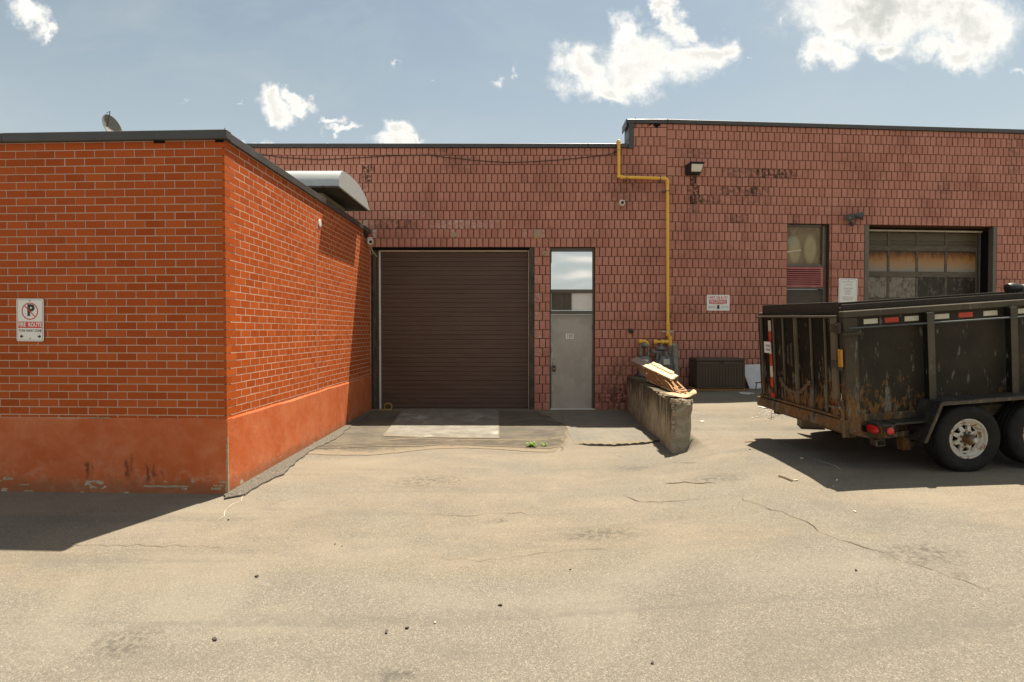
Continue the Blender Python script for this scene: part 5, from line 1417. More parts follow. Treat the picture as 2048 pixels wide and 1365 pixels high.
# ------------------------------------------------------------------ concrete barrier and what lies on it
def barrier():
    # plan: back end at the wall, front end free; left face slightly skew
    bx0, bx1, fx0, fx1 = 2.435, 2.72, 2.31, 2.605
    yb, yf = 12.44, 8.33
    B = thing('concrete_barrier', 'weathered concrete retaining wall with a chipped end beside the steel door', 'barrier', ((bx0+fx1)/2, (yb+yf)/2, 0))
    mb = MB(); ny, nz, nx = 40, 12, 5; g = {}
    def top(y): return .735+.015*(y-8.3)/4
    def pt(i, j, k):      # i across, j along, k up
        t = j/ny; y = yf+(yb-yf)*t; x = (fx0+(bx0-fx0)*t)*(1-i/nx)+(fx1+(bx1-fx1)*t)*i/nx
        z = -.3+(top(y)+.3)*k/nz
        n = Vector((math.sin(y*5.1+z*7)*.008+math.sin(y*13+z*17)*.005, math.sin(x*19+z*9)*.012+math.sin(x*33+z*21)*.006, math.sin(y*9+x*8)*.008))
        p = Vector((x, y, z))+n
        if j == 0:      # hollowed, chipped end
            p.y += .05*max(0, (i-3)/2)*math.sin(max(0, min(1, (z-.0)/.75))*math.pi) + (.05 if k == nz else 0) + random.uniform(-.01, .01)
            p.x -= (.05*math.sin(max(0, min(1, (z+.05)/.8))*math.pi) if i == nx else 0)
            if i == 0: p.y += random.uniform(.0, .03); p.x += random.uniform(0, .015)
        if j == 1 and k == nz: p.z -= random.uniform(0, .02)
        if k == nz and j == 0: p.z -= random.uniform(.01, .04)
        if i == nx and j < 3 and k > 9: p.x += .02
        return p
    V = {}
    def v(i, j, k):
        if (i, j, k) not in V: V[i, j, k] = mb.vert(pt(i, j, k))
        return V[i, j, k]
    for j in range(ny):
        for k in range(nz):
            mb.face((v(0, j, k), v(0, j, k+1), v(0, j+1, k+1), v(0, j+1, k))); mb.face((v(nx, j, k), v(nx, j+1, k), v(nx, j+1, k+1), v(nx, j, k+1)))
    for i in range(nx):
        for k in range(nz):
            mb.face((v(i, 0, k), v(i+1, 0, k), v(i+1, 0, k+1), v(i, 0, k+1))); mb.face((v(i, ny, k), v(i, ny, k+1), v(i+1, ny, k+1), v(i+1, ny, k)))
        for j in range(ny): mb.face((v(i, j, nz), v(i+1, j, nz), v(i+1, j+1, nz), v(i, j+1, nz)))
    part('concrete_body', mb, 'old_concrete', B, smooth=38)
    # exposed aggregate along the broken top edge
    mb = MB()
    for n in range(90):
        t = random.random()**2; y = yf+.0+t*1.1; x = fx0+(bx0-fx0)*(y-yf)/(yb-yf)+random.uniform(-.012, .012)
        if random.random() < .35: x = random.uniform(fx0, fx1); y = yf+random.uniform(-.01, .03)
        z = top(y)-random.uniform(0, .05) if random.random() < .6 else random.uniform(.15, .7)
        if z < .65: x = fx0+random.uniform(-.012, .02); y = yf+random.uniform(-.012, .01)
        r = random.uniform(.008, .020); c = Vector((x, y, z))
        p = [c+Vector((random.uniform(.6, 1.2)*a*r, random.uniform(.6, 1.2)*b*r, random.uniform(.5, 1.1)*cc*r)) for a, b, cc in ((-1, -1, -1), (1, -1, -1), (1, 1, -1), (-1, 1, -1), (-1, -1, 1), (1, -1, 1), (1, 1, 1), (-1, 1, 1))]
        mb.hexa(p)
    part('loose_aggregate', mb, 'chipped_concrete', B, kind='stuff', bev=.004)
barrier()
def broken_pallet():
    # lower board runs along the barrier top; the top boards have racked back and lean on sloping slats
    T = thing('broken_pallet', 'collapsed wooden pallet leaning on top of the concrete barrier', 'pallet', (2.58, 9.9, .75))
    def low(t, x=0.0): return Vector((2.535+.20*x+.075*(1-t)*0, 8.72+(11.05-8.72)*t, .752+.02*t))
    nearL, nearR = at_y(1345, 761.5, 9.35), at_y(1358, 757, 9.45)
    farL, farR = at_y(1264.5, 723, 11.50), at_y(1275, 715.5, 11.75)
    def up(t, x): return nearL.lerp(farL, t).lerp(nearR.lerp(farR, t), x)
    nz = Vector((0, .15, 1)).normalized()
    def board(u0, u1, x0, x1, th, m, lift=0.0, tint=.2, jag=0.0):
        mb = MB(); mb.cur = (tint, 0); n = 8; rows = []
        for i in range(n+1):
            t = u0+(u1-u0)*i/n
            a = up(t, x0+random.uniform(-jag, jag)); b = up(t, x1+random.uniform(-jag, jag))
            if i in (0, n): a = a+Vector((0, random.uniform(-.04, .04)*(jag > 0), 0))
            rows.append([mb.vert(p+nz*q) for p, q in ((a, lift), (b, lift), (b, lift+th), (a, lift+th))])
        for r, s in zip(rows, rows[1:]):
            for q in range(4): mb.face((r[q], r[(q+1) % 4], s[(q+1) % 4], s[q]))
        mb.face(rows[0]); mb.face(rows[-1][::-1])
        part('top_board', mb, m, T)
    board(.66, 1.02, -.12, .95, .022, 'grey_wood', 0, .3, .01)
    board(.0, .67, -.12, .45, .024, 'pale_wood', .004, .1, .015)
    board(.03, .62, .48, 1.12, .020, 'pale_wood', .006, .25, .05)
    board(.12, .60, .75, 1.30, .018, 'pale_wood', .026, .35, .07)
    # sloping slats, two rows
    n = 8
    for k in range(n):
        t = .02+.95*k/(n-1)+random.uniform(-.02, .02)*(0 < k < n-1)
        for x in ((.04, .9) if k % 2 else (.04,)):
            a = up(t, x)-nz*.02; tl = max(0, t*.92+random.uniform(-.012, .012)); b = low(tl, x*1.1)+Vector((random.uniform(-.01, .01), -.03, .02))
            mb = MB(); mb.cur = (random.random(), 0)
            mb.beam(a, b, random.uniform(.024, .032), random.uniform(.024, .036), (0, 1, .3)); part('slat', mb, 'amber_wood' if random.random() < .75 else 'pale_wood', T, bev=.003)
    # blocks and boards at the foot
    for x0, x1, y0, y1 in ((-.02, .40, 8.70, 11.1), (.60, 1.02, 8.74, 11.0)):
        mb = MB(); mb.cur = (.2, 0); mb.hexa([low(0, x0)+Vector((0, -.02, 0)), low(0, x1), low(1, x1), low(1, x0), low(0, x0)+Vector((0, -.02, .02)), low(0, x1)+Vector((0, 0, .02)), low(1, x1)+Vector((0, 0, .02)), low(1, x0)+Vector((0, 0, .02))]); part('bottom_board', mb, 'pale_wood' if x0 < .3 else 'amber_wood', T, bev=.003)
    for k in range(9):
        t = .05+.1*k; mb = MB(); mb.cur = (random.random()*.4, 0); c = low(t, random.uniform(.2, 1.0))+Vector((0, random.uniform(-.1, .1), .045)); a = random.uniform(0, 3)
        M_ = Matrix.Translation(c) @ Euler((random.uniform(-.4, .4), random.uniform(-.4, .4), a)).to_matrix().to_4x4()
        mb.box(-.07, .07, -.035, .035, -.012, .012, 0, M_); part('splinter', mb, random.choice(['pale_wood', 'amber_wood', 'grey_wood']), T, bev=.002)
    # torn cardboard sheet curling over the end of the barrier
    c = at_y(1388, 789, 8.42)
    mb = MB(); g = []
    for i in range(9):
        row = []
        for j in range(5):
            u, v = i/8, j/4
            x = c.x-.36+.40*u; y = c.y+.10+.30*(1-v)-.12*u+.03*math.sin(v*6); z = .765+.02*math.sin(u*5+v*2)+(.10*max(0, u-.72)/.28*(.4+.6*math.sin(v*3.1)))-(.06*max(0, u-.85)/.15*(v < .3))
            row.append(mb.vert((x, y, z)))
        g.append(row)
    for i in range(8):
        for j in range(4): mb.face((g[i][j], g[i+1][j], g[i+1][j+1], g[i][j+1]))
    me_o = solo('cardboard_scrap', mb, 'cardboard', 'curled torn piece of tan cardboard at the end of the concrete barrier', 'cardboard', (c.x-.1, c.y+.2, .76), fix=False, smooth=60)
    md = me_o.modifiers.new('thickness', 'SOLIDIFY'); md.thickness = .008
broken_pallet()
def deck_box():
    x0, x1, y0, y1 = at_y(1393.5, 700, 11.85).x, at_y(1491.5, 700, 11.85).x, 11.85, 12.40
    zf = at_y(1440, 777.5, 11.85).z; zt = at_y(1440, 717, 11.85).z
    D = thing('deck_box', 'dark brown ribbed plastic storage box standing on a wooden board by the block wall', 'storage box', ((x0+x1)/2, (y0+y1)/2, zf-.06))
    lid = .075
    mb = MB(); mb.box(x0+.012, x1-.012, y0+.012, y1, zf, zt-lid); part('body', mb, 'brown_resin', D, bev=.012)
    mb = MB(); mb.box(x0-.006, x1+.006, y0-.008, y1+.005, zt-lid+.003, zt); part('lid', mb, 'brown_resin', D, bev=.022, seg=3, smooth=30)
    n = 15; w = (x1-x0-.13)/n; za, zb = zf+.045, zt-lid-.06
    for k in range(n):
        a = x0+.065+k*w; mb = MB(); mb.box(a+.005, a+w-.005, y0+.0, y0+.013, za, zb); part('panel_board', mb, 'brown_resin', D, bev=.003)
    for a, b in ((x0+.012, x0+.058), (x1-.058, x1-.012)):
        mb = MB(); mb.box(a, b, y0-.003, y0+.013, zf+.002, zt-lid-.004); part('corner_post', mb, 'brown_resin', D, bev=.004)
    for a, b in ((zf+.002, za-.006), (zb+.006, zt-lid-.004)):
        mb = MB(); mb.box(x0+.060, x1-.060, y0-.002, y0+.013, a, b); part('rail', mb, 'brown_resin', D, bev=.004)
    for k in range(7):
        a = y0+.05+k*.068; mb = MB(); mb.box(x0, x0+.013, a, a+.058, za, zb); part('side_board', mb, 'brown_resin', D, bev=.003)
    xm = x0+(x1-x0)*.52
    mb = MB(); mb.box(xm-.045, xm+.045, y0-.018, y0-.006, zt-lid-.028, zt-lid+.012); part('latch', mb, 'black_plastic', D, bev=.004)
    B = MB(); B.cur = (.6, 0); B.box(x0-.04, x1+.0, y0+.02, y1-.1, zf-.055, zf-.003); solo('wooden_board', B, 'amber_wood', 'tan wooden board lying under the brown storage box', 'board', ((x0+x1)/2, y0+.25, zf-.06), bev=.004)
    b = MB(); b.cur = (.3, 0); c = at_y(1385, 775, 11.6); b.box(-.09, .09, -.05, .05, -.02, .02, 0, Matrix.Translation((c.x, 11.75, zf-.03)) @ Matrix.Rotation(.3, 4, 'Z')); solo('wood_offcut', b, 'pale_wood', 'short pale wood offcut left of the brown storage box', 'wood', (c.x, 11.75, zf-.05), bev=.003)
    # leaning white board
    xa, xb = at_y(1493, 750, 12.1).x, 5.75
    za, zb_ = ground(5, 12.05)-.005, at_y(1493, 730.5, 12.35).z
    mb = MB(); mb.hexa([(xa+.06, 12.06, za), (xb, 12.14, za), (xb, 12.16, za+.002), (xa+.06, 12.08, za+.002), (xa, 12.40, zb_), (xb, 12.58, zb_+.01), (xb, 12.60, zb_+.012), (xa, 12.42, zb_+.002)])
    solo('foam_board', mb, 'foam_board', 'pale grey board leaning on the wall between the storage box and the trailer', 'board', (5.2, 12.1, za), bev=.002)
    mb = MB(); a, b2 = at_y(1511, 766, 11.9), at_y(1527, 764.5, 11.9); mb.beam(a, b2, .02, .025); mb.beam(a+Vector((.02, 0, 0)), (a.x+.05, 12.0, ground(a.x, 12)), .018, .018); solo('metal_bracket', mb, 'twig', 'small rusty bracket in front of the leaning grey board', 'bracket', (a.x, 12, za))
deck_box()
def small_stuff():
    W = lambda px, py, Y: at_y(px, py, Y)
    # yellow strap or hose loop by the roller door
    p0 = gp(757, 821); pts = []
    for i in range(22):
        a = i/21; pts.append(Vector((p0.x+.02+.30*a, p0.y-.05, p0.z+.015+.004*math.sin(a*12))))
    c = Vector((p0.x+.22, p0.y-.04, p0.z+.085))
    pts += [c+Vector((.085*math.cos(t), .02*math.sin(t*2), .075*math.sin(t))) for t in [R(-50+12*i) for i in range(24)]]
    mb = MB(); mb.tube(pts, .009, 6); solo('hose', mb, 'hose_yellow', 'thin yellow hose with a loop at the left foot of the roller door', 'hose', p0, smooth=50)
    def weed(px, py, n, r, m, label, seed, grp=None):
        random.seed(seed); p = gp(px, py); p.z += .012
        mb = MB()
        for k in range(n):
            a = random.uniform(0, 6.28); L = r*random.uniform(.5, 1.15); up = random.uniform(.35, 1.3); w = r*random.uniform(.07, .13)
            d = Vector((math.cos(a), math.sin(a), 0)); s = Vector((-d.y, d.x, 0))*w; o = p+Vector((random.uniform(-1, 1), random.uniform(-1, 1), 0))*r*.15
            q = [o, o+d*L*.45+Vector((0, 0, up*L*.5)), o+d*L+Vector((0, 0, up*L*.55))]
            i = [mb.vert(q[0]-s*.4), mb.vert(q[0]+s*.4), mb.vert(q[1]-s), mb.vert(q[1]+s), mb.vert(q[2])]
            mb.face((i[0], i[1], i[3], i[2])); mb.face((i[2], i[3], i[4]))
        solo('weed', mb, m, label, 'weed', p, fix=False)
    weed(1063, 895, 46, .105, 'leaf', 'larger bright green weed in the crack before the roller door', 3)
    weed(1088, 894, 26, .080, 'leaf', 'smaller bright green weed right of the larger one in the crack', 4)
    weed(1092, 907, 8, .03, 'leaf', 'tiny green sprout in front of the two weeds', 5)
    weed(1287, 846, 40, .10, 'leaf_dark', 'dark green weed at the foot of the concrete barrier', 6)
    weed(1383, 882, 12, .05, 'leaf_dark', 'small weed at the chipped end of the concrete barrier', 8)
    random.seed(11)
    def chip(px, py, r, m, label, cat='stone', group=None):
        p = gp(px, py); mb = MB(); a = random.uniform(0, 6)
        M_ = Matrix.Translation(p+Vector((0, 0, r*.35))) @ Euler((random.uniform(-.3, .3), random.uniform(-.3, .3), a)).to_matrix().to_4x4()
        q = []
        for zz in (-1, 1):
            for x, y in ((-1, -1), (1, -1), (1, 1), (-1, 1)): q.append(M_ @ Vector((x*r*random.uniform(.6, 1.4), y*r*random.uniform(.3, .8), zz*r*random.uniform(.25, .5))))
        mb.hexa(q); solo('stone' if cat == 'stone' else cat.replace(' ', '_'), mb, m, label, cat, p, bev=r*.15, group=group)
    for px, py, r in ((513, 1154, .018), (1001, 1211, .014), (814, 1257, .014), (773, 1265, .016), (429, 1281, .02), (684, 1093, .009), (670, 1089, .009), (457, 1040, .012), (1712, 1141, .011), (1140, 1140, .010), (1305, 1327, .012)):
        chip(px, py, r, 'litter', 'small dark chip lying on the sunlit asphalt yard', 'stone', 'dark chips on the asphalt yard')
    for px, py, r in ((1710, 1024, .014), (1592, 962, .02), (1342, 918, .014), (870, 1246, .01), (1500, 899, .02), (1603, 918, .02)):
        chip(px, py, r, 'litter_pale', 'pale scrap lying on the asphalt yard', 'scrap', 'pale scraps on the asphalt')
    def stick(pts, r, label, m='twig'):
        P = [gp(*p)+Vector((0, 0, r+.006)) for p in pts]; mb = MB(); mb.tube(P, r, 5); solo('twig', mb, m, label, 'twig', P[0], smooth=60)
    stick([(1557, 954), (1570, 958), (1585, 964)], .008, 'thin brown twig on the sunny asphalt below the trailer shadow')
    stick([(1490, 886), (1500, 885.5), (1512, 886)], .006, 'short twig at the tip of the trailer shadow')
    # iron wire under the gate
    p = gp(1543, 838); t = Vector((p.x, p.y, p.z+.40))
    mb = MB(); mb.tube([t, t.lerp(p, .5)+Vector((.01, 0, 0)), p+Vector((0, 0, .02)), p+Vector((.05, 0, .035)), p+Vector((-.04, -.02, .01)), p+Vector((-.05, 0, -.0))], .005, 5); solo('wire', mb, 'twig', 'bent thin wire hanging below the trailer gate', 'wire', p)
    # pale crumbs of plaster under the gate
    mb = MB(); random.seed(21)
    for k in range(240):
        px, py = random.gauss(1560, 22), random.gauss(822, 9)
        if py > 845: continue
        p = gp(px, py); r = random.uniform(.004, .016)
        mb.box(-r, r, -r*.7, r*.7, 0, r*.6, 0, Matrix.Translation(p) @ Matrix.Rotation(random.uniform(0, 3), 4, 'Z'))
    solo('plaster_dust', mb, 'white_panel', 'white plaster crumbs scattered on the ground behind the trailer gate', 'debris', gp(1560, 820), kind='stuff')
    # dried white spills: thin skins on the asphalt
    def spill(px, py, rx, ry, seed, label):
        random.seed(seed); mb = MB(); n = 26; c = gp(px, py)
        ring = []
        for i in range(n):
            a = 2*math.pi*i/n; k = random.uniform(.45, 1.1)
            q = gp(px+rx*k*math.cos(a), py+ry*k*math.sin(a)); ring.append(mb.vert((q.x, q.y, ground(q.x, q.y)+.012)))
        m0 = mb.vert((c.x, c.y, ground(c.x, c.y)+.014))
        for i in range(n): mb.face((m0, ring[i], ring[(i+1) % n]))
        solo('paint_spill', mb, 'spill_white', label, 'spill', c, fix=True)
    spill(1404, 844, 6, 1.3, 1, 'small white paint spill right of the concrete barrier')
    spill(1492, 788, 16, 3, 2, 'white dust smear on the shaded asphalt before the storage box')
    spill(1555, 814, 42, 6, 3, 'broad white plaster smear under the back of the trailer')
    spill(1508, 777, 16, 2.2, 5, 'white dust smear at the foot of the leaning grey board')
mat('spill_white', lambda w: {'Base Color': w.mix(w.step(w.noise(w.pos(), 16, 6, .7), .35, .6), (.25, .22, .175), (.62, .60, .55))}, rough=.9)
small_stuff()

# ------------------------------------------------------------------ dump trailer
random.seed(5)
TO = Vector((3.755, 6.42, .755))
tu = Vector((1.0, .058, .0665)).normalized(); tv = Vector((-.058, 1.0, .024)); tv = (tv-tu*tv.dot(tu)).normalized(); tw = tu.cross(tv).normalized()
TM = Matrix(((tu.x, tv.x, tw.x, TO.x), (tu.y, tv.y, tw.y, TO.y), (tu.z, tv.z, tw.z, TO.z), (0, 0, 0, 1)))
tt = lambda u, v, w: TM @ Vector((u, v, w))
def inv_plane(px, py, v=0.0):
    """(u, w) where a photo ray meets the trailer plane v = const"""
    d = ray(px, py); o = Vector((0, 0, CAM_H)); p0 = tt(0, v, 0); t = (p0-o).dot(tv)/d.dot(tv)
    q = TM.inverted() @ (o+d*t); return q.x, q.z
def inv_back(px, py, u=0.0):
    d = ray(px, py); o = Vector((0, 0, CAM_H)); p0 = tt(u, 0, 0); t = (p0-o).dot(tu)/d.dot(tu)
    q = TM.inverted() @ (o+d*t); return q.y, q.z
TR = thing('dump_trailer', 'rusty black steel dump trailer with barn door gate parked before the block wall', 'trailer', (4.9, 7.4, .2))
def tp(name, boxes, m, bev=.004, label=None, parent=None, smooth=None):
    mb = MB()
    for b in boxes: mb.box(*b, 0, lambda x, y, z: tt(x, y, z))
    return part(name, mb, m, parent or TR, bev=bev, label=label, smooth=smooth)
L, Wd, Hh = 4.3, 1.90, 1.20
print('trailer: gate top left', inv_back(1520, 635), 'gate bottom left', inv_back(1527, 793), 'near bottom', inv_back(1690, 861), 'rail', inv_plane(1700, 627), inv_plane(2040, 605), 'wheel', inv_plane(1940, 879, -.28))
wh_u, wh_w = inv_plane(1940, 879, -.27)
# body shell
tp('floor', [(.02, .02, Wd-.02, .0, .0, .0)] if False else [(.02, L, .02, Wd-.02, -.02, .02)], 'black_steel')
tp('side_panel', [(.17, L, .030, .040, .0, Hh-.03)], 'black_steel', .001)
tp('side_panel', [(.17, L, Wd-.040, Wd-.030, .0, Hh-.03)], 'black_steel', .001)
tp('front_panel', [(L-.01, L+.0, .05, Wd-.05, 0, Hh)], 'black_steel', .001)
tp('top_rail', [(.0, L, -.045, .045, Hh-.045, Hh+.03)], 'bare_edge', .008)
tp('top_rail', [(.0, L, Wd-.045, Wd+.045, Hh-.045, Hh+.03)], 'bare_edge', .008)
tp('sideboard', [(.06, L, .055, .085, Hh+.03, Hh+.105)], 'plank_dark', .003)
tp('sideboard', [(.06, L, Wd-.085, Wd-.055, Hh+.03, Hh+.105)], 'plank_dark', .003)
tp('bottom_rail', [(.17, L, -.01, .055, -.10, .03)], 'rusty_steel', .006)
tp('bottom_rail', [(.17, L, Wd-.055, Wd+.01, -.10, .03)], 'rusty_steel', .006)
# corner posts
tp('corner_post', [(.0, .165, -.05, .05, -.17, Hh-.05)], 'rusty_steel', .01)
tp('corner_post', [(.0, .165, Wd-.05, Wd+.05, -.17, Hh-.05)], 'rusty_steel', .01)
# side stakes: tapered channels, shade of their side faces painted in as darker steel, bright front flange
for u0 in [inv_plane(px, 740, -.085)[0] for px in (1856, 2022)]+[2.95, 3.95]:
    for v0, sg in ((0, -1), (Wd, 1)):
        mb = MB(); a, b = v0+sg*.02, v0+sg*.095
        mb.hexa([tt(u0, b if sg < 0 else a, -.02), tt(u0+.075, b if sg < 0 else a, -.02), tt(u0+.075, a if sg < 0 else b, -.02), tt(u0, a if sg < 0 else b, -.02),
                 tt(u0, b if sg < 0 else a, Hh-.046), tt(u0+.075, b if sg < 0 else a, Hh-.046), tt(u0+.075, a if sg < 0 else b, Hh-.046), tt(u0, a if sg < 0 else b, Hh-.046)])
        K = part('side_stake', mb, 'gate_steel', TR, bev=.003)
        mb = MB(); mb.hexa([tt(u0-.004, v0+sg*.096, -.02), tt(u0+.079, v0+sg*.096, -.02), tt(u0+.079, v0+sg*.104, -.02), tt(u0-.004, v0+sg*.104, -.02), tt(u0-.004, v0+sg*.096, Hh-.046), tt(u0+.079, v0+sg*.096, Hh-.046), tt(u0+.079, v0+sg*.104, Hh-.046), tt(u0-.004, v0+sg*.104, Hh-.046)])
        part('stake_flange', mb, 'bare_edge', K, bev=.002)
# reflective tape along the band below the rail and the tarp bar
tp('tape_band', [(.175, L, -.0, .031, Hh-.155, Hh-.0455)], 'black_steel', .002)
for a, b, y, c in ((1727.5, 1755.5, 643, 'white'), (1769.5, 1797.5, 640.5, 'red'), (1809.5, 1837.5, 637.5, 'white'), (1869.5, 1898.5, 633.5, 'white'), (1917.5, 1945.5, 630, 'red'), (1967, 1995, 625.5, 'white'), (2036, 2064, 621, 'white'), (2080, 2108, 618, 'red'), (2121, 2149, 615, 'white')):
    u0, u1 = inv_plane(a, y, -.004)[0], inv_plane(b, y, -.004)[0]; w0 = Hh-.105
    tp('reflector_tape', [(u0, u1, -.0035, -.0005, w0-.028, w0+.028)], 'tape_'+c, 0)
mb = MB(); mb.tube([tt(.05, -.052, Hh-.165), tt(1.2, -.105, Hh-.165), tt(L, -.105, Hh-.165)], .010, 8); part('tarp_bar', mb, 'meter_dark', TR, smooth=50)
# gate: two doors of ribbed sheet
def door(v0, v1, ribs):
    G = tp('gate_door', [(-.012, -.002, v0+.004, v1-.004, .015, 1.165)], 'gate_steel', .001)
    for r, (va, vb, dep) in enumerate(ribs): tp('rib', [(-dep, -.013, va, vb, .03, 1.158)], 'gate_edge', .004, parent=G)
    tp('gate_rail', [(-.055, -.0125, v0+.004, v1-.004, 1.159, 1.185)], 'bare_edge', .004, parent=G)
    tp('gate_rail', [(-.055, -.0125, v0+.004, v1-.004, .0, .028)], 'rusty_steel', .004, parent=G)
    return G
mat('gate_edge', m_trailer((.115, .092, .062), (.155, .126, .088), .13, .3), spec=.2)
gv = lambda px: inv_back(px, 720, -.055)[0]
vs = {k: gv(k) for k in (1522, 1545, 1564, 1587, 1592, 1619, 1647, 1676)}
print('gate v', vs)
vm = (vs[1587]+vs[1592])/2
t_ = .013
GD1 = door(vm, Wd, [(vs[1522]-t_, min(Wd-.004, vs[1522]+t_), .045), (vs[1545]-t_*.7, vs[1545]+t_*.7, .038), (vs[1564]-t_*.7, vs[1564]+t_*.7, .038), (vm+.006, vm+.030, .045)])
GD2 = door(.04, vm, [(vm-.030, vm-.006, .045), (vs[1619]-t_*.7, vs[1619]+t_*.7, .038), (vs[1647]-t_*.7, vs[1647]+t_*.7, .038), (.045, .135, .05)])
# rear beam below the gate
tp('rear_beam', [(-.075, .0, -.06, Wd+.04, -.145, -.012)], 'rusty_steel', .008)
tp('header_plank', [(.02, .05, .10, Wd-.06, Hh+.005, Hh+.14)], 'plank_dark', .003)
# hinges, latch and brackets at the near post
for w in (.16, .62, 1.04):
    mb = MB(); M_ = TM @ Matrix.Translation((-.03, -.01, w)); mb.lathe([(.022, -.06), (.022, .06)], M_, 10); part('hinge', mb, 'rusty_steel', TR, smooth=40)
    tp('hinge_leaf', [(-.06, -.013, .0, .13, w-.045, w+.045)], 'rusty_steel', .003)
tp('latch', [(-.058, -.03, -.06, -.005, .60, .80)], 'latch_orange', .004, label='orange painted latch bar')
tp('latch_arm', [(-.03, .18, -.075, -.052, .955, .985)], 'rusty_steel', .004)
mb = MB(); mb.tube([tt(-.09, .13, .13), tt(-.09, -.055, .13), tt(-.075, -.075, .11), tt(-.07, -.08, .0), tt(-.07, -.08, -.20)], .016, 8); part('lift_handle', mb, 'rusty_steel', TR, smooth=50)
# chain across the doors
def chain():
    a, b = tt(-.075, vs[1564]+.02, .33), tt(-.075, vs[1619]-.02, .36); n = 22
    pts = []
    for i in range(n+1):
        t = i/n; p = a.lerp(b, t); p = p-tw*(.16*4*t*(1-t))+tu*(-.015*math.sin(t*9)); pts.append(p)
    ch = MB()
    for i, (p, q) in enumerate(zip(pts, pts[1:])):
        d = (q-p); c = (p+q)/2; d.normalize(); s_ = d.cross(tu).normalized() if i % 2 else d.cross(d.cross(tu)).normalized()
        ring = [c+d*.034*math.cos(k)+s_*.017*math.sin(k) for k in [2*math.pi*j/10 for j in range(10)]]
        ch.tube(ring, .0065, 5, 0, True)
    solo('chain', ch, 'chain_rust', 'rusty chain looped across the closed doors of the trailer gate', 'chain', a, smooth=60)
    h = [MB().tube([a+tu*.03, a-tu*.01, a-tu*.012-tw*.03, a+tu*.03-tw*.035], .008, 6), MB().tube([b+tu*.03, b-tu*.01, b-tu*.012-tw*.03, b+tu*.03-tw*.035], .008, 6)]
    for m_ in h: part('chain_hook', m_, 'chain_rust', TR, smooth=50)
    mb = MB(); v0 = vm+.06
    mb.tube([tt(-.065, vm+.10, .80), tt(-.085, vm+.10, .79), tt(-.085, vm+.10, .56), tt(-.065, vm+.10, .55)], .010, 6); part('gate_handle', mb, 'bare_edge', TR, smooth=50)
    mb = MB(); mb.tube([tt(-.065, vm+.03, .82), tt(-.08, vm+.03, .81), tt(-.08, vm+.03, .54), tt(-.065, vm+.03, .53)], .012, 6); part('lock_rod', mb, 'bare_edge', TR, smooth=50)
chain()
# tape strip, plate and reflectors on the far gate door
va, vb = gv(1539), gv(1534)
zs = [1.12, .965, .80, .635, .47, .31]
for i, (a, b) in enumerate(zip(zs, zs[1:])): tp('reflector_tape', [(-.0165, -.0135, va, vb, b+.002, a-.002)], 'tape_'+('white', 'red', 'white', 'red', 'white')[i], 0)
tp('reflector_tape', [(-.0165, -.0135, va, vb, .17, .308)], 'tape_red', 0)
PL = tp('sticker_plate', [(-.066, -.0635, gv(1543.5), gv(1531), .66, .82)], 'sign_white', 0)
for k in range(4):
    for j in range(2): tp('plate_mark', [(-.068, -.0665, gv(1542)+k*.03, gv(1542)+.015+k*.03, .69+j*.055, .725+j*.055)], 'plate_blue', 0, parent=PL)
tp('reflector', [(-.067, -.061, vs[1545]-.03, vs[1545]+.07, .035, .10)], 'lamp_red', .003)
tp('reflector', [(-.060, -.052, .07, .135, .10, .18)], 'lamp_red', .003)
# tail lamp box
ub0, wb0 = inv_plane(1768, 872, -.30); ub1, wb1 = inv_plane(1789.5, 853, -.30)
tp('lamp_box', [(ub0, ub1, -.30, -.02, wb0-.02, wb1+.005)], 'black_steel', .006)
tp('lamp_box_top', [(ub0-.012, ub1+.01, -.305, -.02, wb1+.006, wb1+.02)], 'tread_plate', .003)
wc = (wb0+wb1)/2
M_ = TM @ Matrix.Translation((ub0-.002, -.135, wc-.005)) @ Matrix.Rotation(R(-90), 4, 'Y') @ Matrix.Diagonal((.62, 1.35, 1, 1))
mb = MB(); mb.lathe([(.078, 0), (.078, .012), (.062, .022), (.03, .026)], M_, 24); part('tail_light', mb, 'lamp_red', TR, smooth=40)
mb = MB(); mb.lathe([(.088, 0), (.088, .008)], M_, 24); part('lamp_gasket', mb, 'black_plastic', TR)
M_ = TM @ Matrix.Translation(((ub0+ub1)/2+.005, -.302, wc)) @ Matrix.Rotation(R(90), 4, 'X')
mb = MB(); mb.lathe([(.040, 0), (.040, .012), (.03, .022), (.01, .025)], M_, 22); part('marker_light', mb, 'lamp_red', TR, smooth=40)
mb = MB(); mb.lathe([(.046, 0), (.046, .006)], M_, 22); part('lamp_gasket', mb, 'black_plastic', TR)
# under frame
tp('frame_rail', [(.10, L+.6, .10, .22, -.26, -.10)], 'rusty_steel', .008)
tp('frame_rail', [(.10, L+.6, Wd-.22, Wd-.10, -.26, -.10)], 'rusty_steel', .008)
for u0 in (.12, .95, 1.9, 2.9, 3.9): tp('cross_member', [(u0, u0+.08, .22, Wd-.22, -.24, -.13)], 'rusty_steel', .006)
us, w_s = inv_plane(1760, 886, -.10)
mb = MB()
for q in ((-.05, .05, -.20, -.10, -.035, -.028), (-.05, .05, -.20, -.10, .028, .035), (-.05, -.043, -.20, -.10, -.028, .028), (.043, .05, -.20, -.10, -.028, .028)): mb.box(q[0], q[1], q[2]+.08, q[3]+.10, q[4], q[5], 0, lambda x, y, z: tt(us+x, y, w_s+z))
part('receiver_tube', mb, 'bare_edge', TR, bev=.002)
tp('receiver_strut', [(us-.03, us+.03, -.02, .20, w_s+.036, -.10)], 'rusty_steel', .004)
mb = MB(); mb.beam(tt(.05, -.02, -.15), tt(us, -.02, w_s+.05), .06, .03, tv); mb.beam(tt(us, -.02, w_s+.05), tt(us+.75, -.02, w_s+.085), .06, .03, tv); part('skid_bar', mb, 'rusty_steel', TR, bev=.003)
